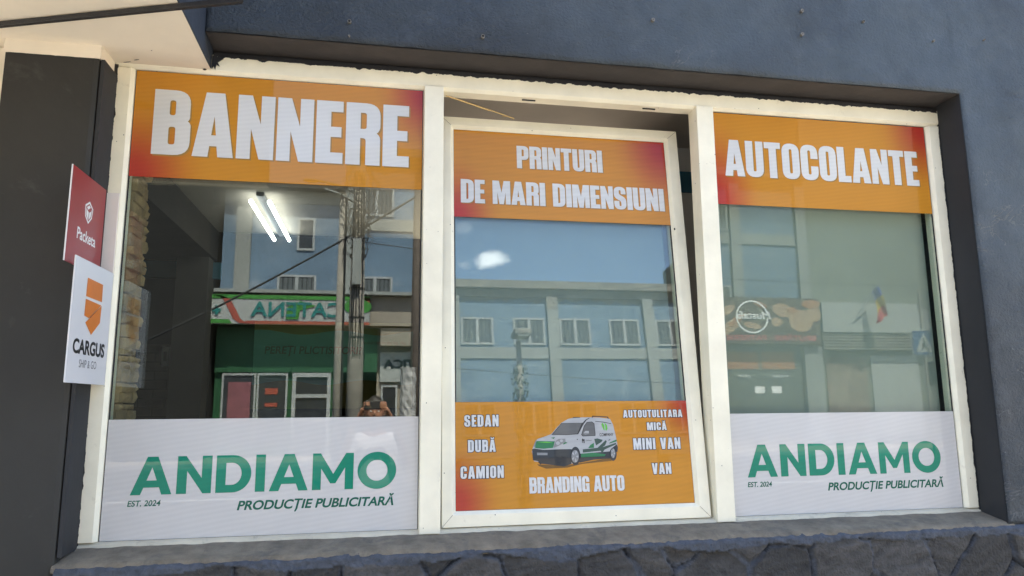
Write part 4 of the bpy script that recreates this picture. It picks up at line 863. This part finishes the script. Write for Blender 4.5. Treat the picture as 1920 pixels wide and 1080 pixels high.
MB().flat(text('pâine', -14.75, -14.25, 2.45, 2.56), (0, YB+.06, 0), U_X, Z3, .01).flat(text('foietaje', -16.3, -15.65, 2.45, 2.56), (0, YB+.06, 0), U_X, Z3, .01).flat(poly((-15.3, 1.85), (-14.9, 1.85), (-14.9, 2.1), (-15.3, 2.1)), (0, YB+.06, 0), U_X, Z3, .01).flat(poly((-16.0, 1.85), (-15.6, 1.85), (-15.6, 2.1), (-16.0, 2.1)), (0, YB+.06, 0), U_X, Z3, .01).build('lettering', 'white_ink', bs); rebase(bs)
gb = tag(empty('grey_building'), 'tall grey rendered gable with a white band and striped shutters, right of the bakery', 'building')
part(gb, 'wall', 'b_grey', (17.47, 34, YB-12, YB+.1, 5.2, 16)); part(gb, 'white_band', 'b_white', (17.7, 22.4, YB+.1, YB+.4, 4.15, 5.1), (17.7, 21.9, YB+.1, YB+.4, 5.1, 5.3)); part(gb, 'ground_floor', 'b_grey', (17.47, 34, YB-12, YB, GZ, 5.2))
for i in range(6): part(gb, 'shutter', 'b_worn', (17.7, 22.3, YB+.1, YB+.35, 3.5+i*.11, 3.57+i*.11))
pp = MB().box(17.95, 19.7, YB, YB+.04, .4, 3.2).build('bread_poster', mat('faded_bread_poster', (.17, .13, .10), .8, .5, 2.2), gb); part(gb, 'doorway', 'b_white', (19.9, 22.0, YB, YB+.05, .2, 3.3))
rebase(gb)
ch_ = tag(empty('added_dark_block'), 'added near-black block that darkens the reflection at the left of the left pane', 'building')
part(ch_, 'wall', 'b_dark', (-22, -4.32, YB-10, YB+1.2, GZ, 15)); part(ch_, 'roof', 'b_roof', (-22.2, -4.2, YB-10, YB+1.4, 15, 15.2)); rebase(ch_)  # invented block, placed to keep this part of the glass reflection dark
# flag
fg = tag(empty('flag'), 'blue, yellow and red flag hanging from a slanting pole on the white band', 'flag')
MB().tube([(19.0, YB+.4, 4.5), (19.75, YB+1.0, 6.0)], .03, 6).build('flagpole', 'b_frame', fg)
def fl(u, v):
    return (19.72-.25*u+u*.30*math.sin(2+v*2)+.42*v-u*.25, YB+1.0+.10*math.sin(u*7+v*4), 5.95-1.25*v-.45*u)
for k, mm in enumerate(('f_blue', 'f_yel', 'f_red')):
    vf = grid_sheet(lambda u, v: fl(v*.8, (k+u)/3*.95), 4, 8); MB().add(*vf).build('flag_band', mm, fg, smooth=True)
rebase(fg)
# crossing sign and signals
cr_ = tag(empty('crossing_sign'), 'square blue pedestrian crossing sign with a walking figure in a white triangle', 'road sign'); YC = -15.0
MB().tube([(16.35, YC, GZ), (16.35, YC, 4.7)], .04, 8).build('post', 'concrete_pole', cr_); part(cr_, 'plate', 'sign_blue', (15.95, 16.65, YC+.05, YC+.07, 2.82, 3.50))
part(cr_, 'rim', 'b_white', (15.92, 16.68, YC+.045, YC+.055, 2.79, 3.53))
MB().flat(poly((-16.58, 2.9), (-16.02, 2.9), (-16.3, 3.44)), (0, YC+.07, 0), U_X, Z3, .006).build('triangle', 'b_white', cr_)
MB().flat(disc(-16.30, 3.27, .03, .03, 10), (0, YC+.07, 0), U_X, Z3, .012).flat(poly((-16.33, 3.23), (-16.27, 3.23), (-16.25, 3.08), (-16.20, 2.95), (-16.24, 2.94), (-16.30, 3.05), (-16.38, 2.94), (-16.42, 2.95), (-16.34, 3.10)), (0, YC+.07, 0), U_X, Z3, .012).build('walking_figure', 'black_ink', cr_); rebase(cr_)
tl = tag(empty('traffic_light'), 'small pedestrian traffic light with its green lamp lit, below the crossing sign', 'traffic light')
part(tl, 'housing', 'cable', (16.45, 16.72, YC-.1, YC+.12, 1.95, 2.62), bevel=.02)
M['green_lamp'] = mat('green_lamp', (.05, .9, .45), .4, 0, emit=3); M['red_lamp'] = mat('red_lamp', (.25, .02, .03), .4, 0)
MB().flat(disc(-16.585, 2.13, .09, .09), (0, YC+.12, 0), U_X, Z3, .01).build('lamp', 'green_lamp', tl); MB().flat(disc(-16.585, 2.45, .09, .09), (0, YC+.12, 0), U_X, Z3, .01).build('lamp', 'red_lamp', tl); rebase(tl)
# poles
YP = -12.0
def pole(name, label, x, r, h, m, cat='pole'):
    p = tag(empty(name), label, cat); MB().tube([(x, YP, GZ), (x, YP, 2.2), (x, YP, h)], [r, r*.95, r*.7], 12).build('shaft', m, p, smooth=True); return p
pA = pole('utility_pole', 'thick concrete utility pole wound with cables and brackets, reflected in the left pane', .55, .17, 6.6, 'concrete_pole')
bn = MB(); rs = random.Random(4)
for z in (2.9, 3.3, 3.9, 4.6, 4.75, 5.2): bn.tube([(.55+.16*math.cos(t), YP+.16*math.sin(t), z) for t in [i*math.pi/8 for i in range(17)]], .012, 5)
bn.build('clamp', 'cable', pA)
cb_ = MB()
for k in range(16):
    a0 = rs.uniform(0, 6.28); r0 = rs.uniform(.15, .36); zc = rs.uniform(4.7, 6.3); pts = []
    for i in range(13):
        t = a0+i*.52; pts.append((.55+r0*math.cos(t)*(1+.3*rs.uniform(-1, 1)), YP+.16+.1*rs.random(), zc+r0*1.3*math.sin(t)*(1+.2*rs.uniform(-1, 1))))
    cb_.tube(pts, .008, 4)
for k in range(5): cb_.tube([(.55+.14*math.cos(k), YP+.15, z+rs.uniform(-.02, .02)) if False else (.45+.05*k+rs.uniform(-.02, .02), YP+.17, z) for z in (2.5, 3.2, 4.0, 4.8, 5.6, 6.3)], .010, 4)
cb_.build('cable_bundle', 'cable', pA)
MB().tube([(.5, YP, 5.9), (.2, YP+.1, 6.05), (-.35, YP+.25, 6.1)], .025, 6).tube([(.5, YP, 5.7), (.1, YP+.1, 5.9), (-.15, YP+.25, 5.93)], .02, 6).ell((-.42, YP+.28, 6.08), (.16, .08, .05)).build('lamp_arm', 'b_pale', pA, smooth=True)
part(pA, 'junction_box', 'b_pale', (.45, .62, YP+.17, YP+.30, 3.95, 4.9)); rebase(pA)
pB = pole('utility_pole', 'thin concrete pole just beside the thick utility pole', .22, .10, 5.9, 'concrete_pole'); MB().tube([(.30, YP+.1, 1), (.29, YP+.1, 5.8)], .02, 5).build('conduit', 'cable', pB); rebase(pB)
pC = pole('wooden_pole', 'dark wooden pole with foil wrapped round its foot', 1.78, .13, 6.4, 'wood_pole')
fo = MB(); V = []
for j in range(26):
    for i in range(16):
        r_ = .16+.035*noise.noise(Vector((i*1.3, j*.9, 2))); V.append((1.62+r_*math.cos(i*math.pi/8), YP+.1+r_*math.sin(i*math.pi/8), GZ+j*.095))
fo.add(V, [(j*16+i, j*16+(i+1) % 16, (j+1)*16+(i+1) % 16, (j+1)*16+i) for j in range(25) for i in range(16)]); fo.build('foil_wrap', mat('crumpled_foil', (.40, .38, .36), .5, .3, 9, metal=.2), pC); rebase(pC)
lp_ = tag(empty('street_lamp'), 'street lamp on an ivy wound post in front of the long blue block', 'street lamp')
MB().tube([(4.05, YP, GZ), (4.05, YP, 5.3)], [.09, .06], 10).build('post', 'concrete_pole', lp_, smooth=True)
MB().box(3.90, 4.28, YP-.05, YP+.4, 5.36, 5.50).build('lamp_head', 'b_worn', lp_, bevel=.03); MB().box(3.98, 4.2, YP+.1, YP+.38, 5.33, 5.358).build('diffuser', 'b_white', lp_)
iv = MB(); rs = random.Random(8)
for k in range(900):
    z = rs.uniform(.2, 4.75); t = rs.uniform(0, 6.28); r_ = rs.uniform(.07, .19); c = Vector((4.05+r_*math.cos(t), YP+r_*math.sin(t), z)); a = Vector((rs.uniform(-1, 1), rs.uniform(-1, 1), rs.uniform(-1, 1))).normalized()*.045; b = a.cross(Vector((rs.uniform(-1, 1), rs.uniform(-1, 1), rs.uniform(-1, 1)))).normalized()*.03
    iv.add([c-a, c+b, c+a, c-b], [(0, 1, 2, 3)])
iv.build('ivy', mat('ivy_leaf', (.05, .07, .05), .6, .5, 6), lp_); rebase(lp_)
def hang(a, b, sag, r, name, label):
    a, b = Vector(a), Vector(b); pts = [a.lerp(b, t/30)+Vector((0, 0, -4*sag*(t/30)*(1-t/30))) for t in range(31)]
    o = MB().tube(pts, r, 5).build(name, 'cable', smooth=True); tag(o, label, 'cable', kind=None); rebase(o)
hang((-5.5, -11.9, 1.75), (1.78, -11.95, 5.95), .22, .022, 'overhead_cable', 'thick black cable sloping across the left pane reflection')
hang((-8, -12, 4.9), (.55, -12, 6.0), .1, .008, 'overhead_wire', 'thin wire running left from the thick utility pole')
hang((.55, -12, 4.9), (14, -12.2, 4.3), .2, .009, 'overhead_wire', 'thin wire crossing low in front of the long blue block')
hang((1.78, -12, 6.2), (14, -13, 8.2), .3, .009, 'overhead_wire', 'thin wire climbing right from the dark wooden pole')

# ================================================================== THE PHOTOGRAPHER (reflected)
def skin_mesh(nodes, edges, sub=2, roots=()):
    me = bpy.data.meshes.new('t'); me.from_pydata([n[0] for n in nodes], edges, []); o = bpy.data.objects.new('t', me); COL.objects.link(o)
    m = o.modifiers.new('s', 'SKIN'); m.use_smooth_shade = True
    for i, n in enumerate(nodes):
        r = n[1]; me.skin_vertices[0].data[i].radius = r if isinstance(r, tuple) else (r, r)
    for r in roots: me.skin_vertices[0].data[r].use_root = True
    s_ = o.modifiers.new('d', 'SUBSURF'); s_.levels = sub; s_.render_levels = sub
    dg = bpy.context.evaluated_depsgraph_get(); dg.update(); r = bpy.data.meshes.new_from_object(o.evaluated_get(dg))
    vf = ([tuple(v.co) for v in r.vertices], [tuple(p.vertices) for p in r.polygons]); COL.objects.unlink(o); bpy.data.objects.remove(o); bpy.data.meshes.remove(me); bpy.data.meshes.remove(r); return vf
px, py = CX, CY-.34
J = {'pel': ((px, py, .80), (.14, .10)), 'waist': ((px, py+.01, .95), (.125, .09)), 'chest': ((px, py+.01, 1.14), (.15, .10)), 'up': ((px, py, 1.24), (.13, .085)), 'neck': ((px, py+.01, 1.33), .055), 'head0': ((px, py+.03, 1.40), .055)}
nodes = []; idn = {}
def nd(k, c, r): idn[k] = len(nodes); nodes.append((c, r))
for k, (c, r) in J.items(): nd(k, c, r)
ed = [(0, 1), (1, 2), (2, 3), (3, 4), (4, 5)]
for s_, q in ((-1, 'l'), (1, 'r')):
    nd('sh'+q, (px+.165*s_, py, 1.245), .055); nd('el'+q, (px+.27*s_, py+.10, 1.02), .043); nd('fo'+q, (px+.20*s_, py+.20, 1.24), .036); nd('wr'+q, (px+.125*s_, py+.275, 1.425), .027); nd('pa'+q, (px+.092*s_, py+.300, 1.482), (.036, .019)); nd('kn'+q, (px+.084*s_, py+.308, 1.512), (.038, .016))
    ed += [(3, idn['sh'+q]), (idn['sh'+q], idn['el'+q]), (idn['el'+q], idn['fo'+q]), (idn['fo'+q], idn['wr'+q]), (idn['wr'+q], idn['pa'+q]), (idn['pa'+q], idn['kn'+q])]
    nd('hi'+q, (px+.09*s_, py, .74), .095); nd('ne'+q, (px+.11*s_, py+.02, .36), .06); nd('ca'+q, (px+.115*s_, py-.01, .20), .055); nd('an'+q, (px+.12*s_, py, -.02), .038); nd('to'+q, (px+.13*s_, py+.15, -.06), (.042, .025))
    ed += [(0, idn['hi'+q]), (idn['hi'+q], idn['ne'+q]), (idn['ne'+q], idn['ca'+q]), (idn['ca'+q], idn['an'+q]), (idn['an'+q], idn['to'+q])]
def sub_nodes(keys, scale, extra=()):
    ns = []; mp = {}
    for k in keys: mp[idn[k]] = len(ns); c, r = nodes[idn[k]]; r = r if isinstance(r, tuple) else (r, r); ns.append((c, (r[0]+scale, r[1]+scale)))
    return ns, [(mp[a], mp[b]) for a, b in ed if a in mp and b in mp]
bodyvf = skin_mesh(nodes, ed, 1, (0,))
bm_ = MB(); bm_.add(*bodyvf)
# head: sculpted ellipsoid with brow, nose, lips, chin, ears
hc = Vector((px, py+.035, 1.475)); hv = []; nu, nv = 40, 28
def headpt(th, ph):
    dx, dy, dz = math.sin(th)*math.sin(ph), math.sin(th)*math.cos(ph), -math.cos(th)
    x, y, z = dx*.075, dy*.093, dz*.118
    if z < -.02: k = 1-(-.02-z)*2.6; x *= k; y = y*(1-(-.02-z)*1.2)+(.012 if dy > 0 else 0)*min(1, (-.02-z)*20)
    if dy > 0:
        g = lambda cx, cz, sx, sz: math.exp(-((x-cx)/sx)**2-((z-cz)/sz)**2)
        y += .022*g(0, -.022, .010, .020)+.010*g(0, -.005, .008, .022)+.006*g(0, .018, .045, .009)-.009*g(-.028, .002, .014, .010)-.009*g(.028, .002, .014, .010)+.007*g(0, -.057, .022, .006)-.004*g(0, -.063, .022, .0025)+.008*g(0, -.094, .018, .014)
        y += .004*g(-.028, .002, .008, .006)+.004*g(.028, .002, .008, .006)
    return hc+Vector((x, y, z))
V = [headpt(math.pi*(i+.001)/nv, 2*math.pi*k/nu) for i in range(nv+1) for k in range(nu)]
bm_.add(V, [(i*nu+k, i*nu+(k+1) % nu, (i+1)*nu+(k+1) % nu, (i+1)*nu+k) for i in range(nv) for k in range(nu)])
for s_ in (-1, 1): bm_.ell(hc+Vector((.076*s_, -.005, -.005)), (.010, .018, .030))
# fingers: short tapered chains rooted in the palm, curled round the ends of the phone
for s_ in (-1, 1):
    for k, (l, z0_) in enumerate(((.95, .028), (1.0, .010), (.95, -.008), (.8, -.025))):
        base = Vector((px+.086*s_, py+.312, 1.508+z0_*1.05)); p1_ = base+Vector((-.002*s_, .026*l, .006)); p2q = p1_+Vector((-.022*s_, .008*l, .004)); p3 = p2q+Vector((-.022*s_*l, -.006, -.003)); 
        bm_.tube([base-Vector((0, .012, 0)), base, p1_, p2q, p3, p3+Vector((-.005*s_, -.001, 0))], [.0095, .0092, .0085, .0078, .0068, .0035], 8)
    t0 = Vector((px+.095*s_, py+.285, 1.475)); bm_.tube([t0, t0+Vector((-.012*s_, .003, .018)), t0+Vector((-.030*s_, .004, .030)), t0+Vector((-.046*s_, .004, .036))], [.012, .011, .0095, .005], 8)
M['skin'] = mat('skin', (.40, .19, .12), .5, .08, 20)
M['tshirt'] = mat('white_tshirt', (.78, .78, .78), .9, .04, 6, .5, 12, bdist=.01); M['trouser'] = mat('dark_trousers', (.05, .055, .075), .9, .1, 6); M['hair'] = mat('dark_hair', (.02, .014, .01), .6, .3, 60, .8, 90)
pr = bm_.build('person', 'skin', smooth=True); rmd = pr.modifiers.new('remesh', 'REMESH'); rmd.mode = 'VOXEL'; rmd.voxel_size = .006; rmd.use_smooth_shade = True
tag(pr, 'person in a white t-shirt holding up a phone with both hands', 'person')
ns, es = sub_nodes(['pel', 'waist', 'chest', 'up', 'shl', 'shr'], .022)
b0 = len(ns)
for s_, k in ((-1, 'shl'), (1, 'shr')): ns.append(((px+.235*s_, py+.065, 1.10), .066)); es.append((4 if s_ < 0 else 5, len(ns)-1))
MB().add(*skin_mesh(ns, es, 2, (0,))).build('tshirt', 'tshirt', pr, smooth=True)
ns, es = sub_nodes(['pel', 'hil', 'nel', 'cal', 'anl', 'hir', 'ner', 'car', 'anr'], .016); MB().add(*skin_mesh(ns, es, 2, (0,))).build('trousers', 'trouser', pr, smooth=True)
V = []
for i in range(15):
    for k in range(nu):
        th = math.pi*(1-i/14*.5); ph = 2*math.pi*k/nu; q = headpt(th-(.0 if math.cos(ph) > .3 else -.25*(i/14) if False else 0), ph); V.append(hc+(q-hc)*1.07+Vector((0, -.008 if math.cos(ph) > 0 else -.002, .004)))
MB().add(V, [(i*nu+k, i*nu+(k+1) % nu, (i+1)*nu+(k+1) % nu, (i+1)*nu+k) for i in range(9) for k in range(nu)]).add([V[0]+Vector((0, 0, .001))]+V[:nu], [(0, 1+k, 1+(k+1) % nu) for k in range(nu)]).build('hair', 'hair', pr, smooth=True)
for s_ in (-1, 1): MB().ell((px+.125*s_, py+.07, -.06), (.048, .14, .045), nu=16, nv=10).build('shoe', 'cable', pr, smooth=True)
for s_ in (-1, 1): MB().ell(hc+Vector((.028*s_, .0795, .002)), (.010, .009, .0075)).build('eye', 'white_ink', pr, smooth=True)
rebase(pr)
phn = MB(); rm = Matrix((R_, F_, U_)).transposed()
for (a, b, c, d, e, f) in ((-.078, .070, -.011, -.003, -.035, .035),):
    vs = [Vector((CX, CY, CZ))+rm @ Vector((x, y, z)) for x in (a, b) for y in (c, d) for z in (e, f)]
    phn.add(vs, [(0, 1, 3, 2), (4, 6, 7, 5), (0, 4, 5, 1), (2, 3, 7, 6), (0, 2, 6, 4), (1, 5, 7, 3)])
pho = phn.build('smartphone', mat('phone_case', (.03, .03, .035), .3, 0), bevel=.002); tag(pho, 'dark smartphone held sideways in the hands of the person', 'phone')
sv2 = MB(); vs = [Vector((CX, CY, CZ))+rm @ Vector((x, -.0114, z)) for x in (-.082, .072) for z in (-.034, .034)]; sv2.add(vs, [(0, 1, 3, 2)]); sv2.build('screen', 'b_glass', pho); rebase(pho)
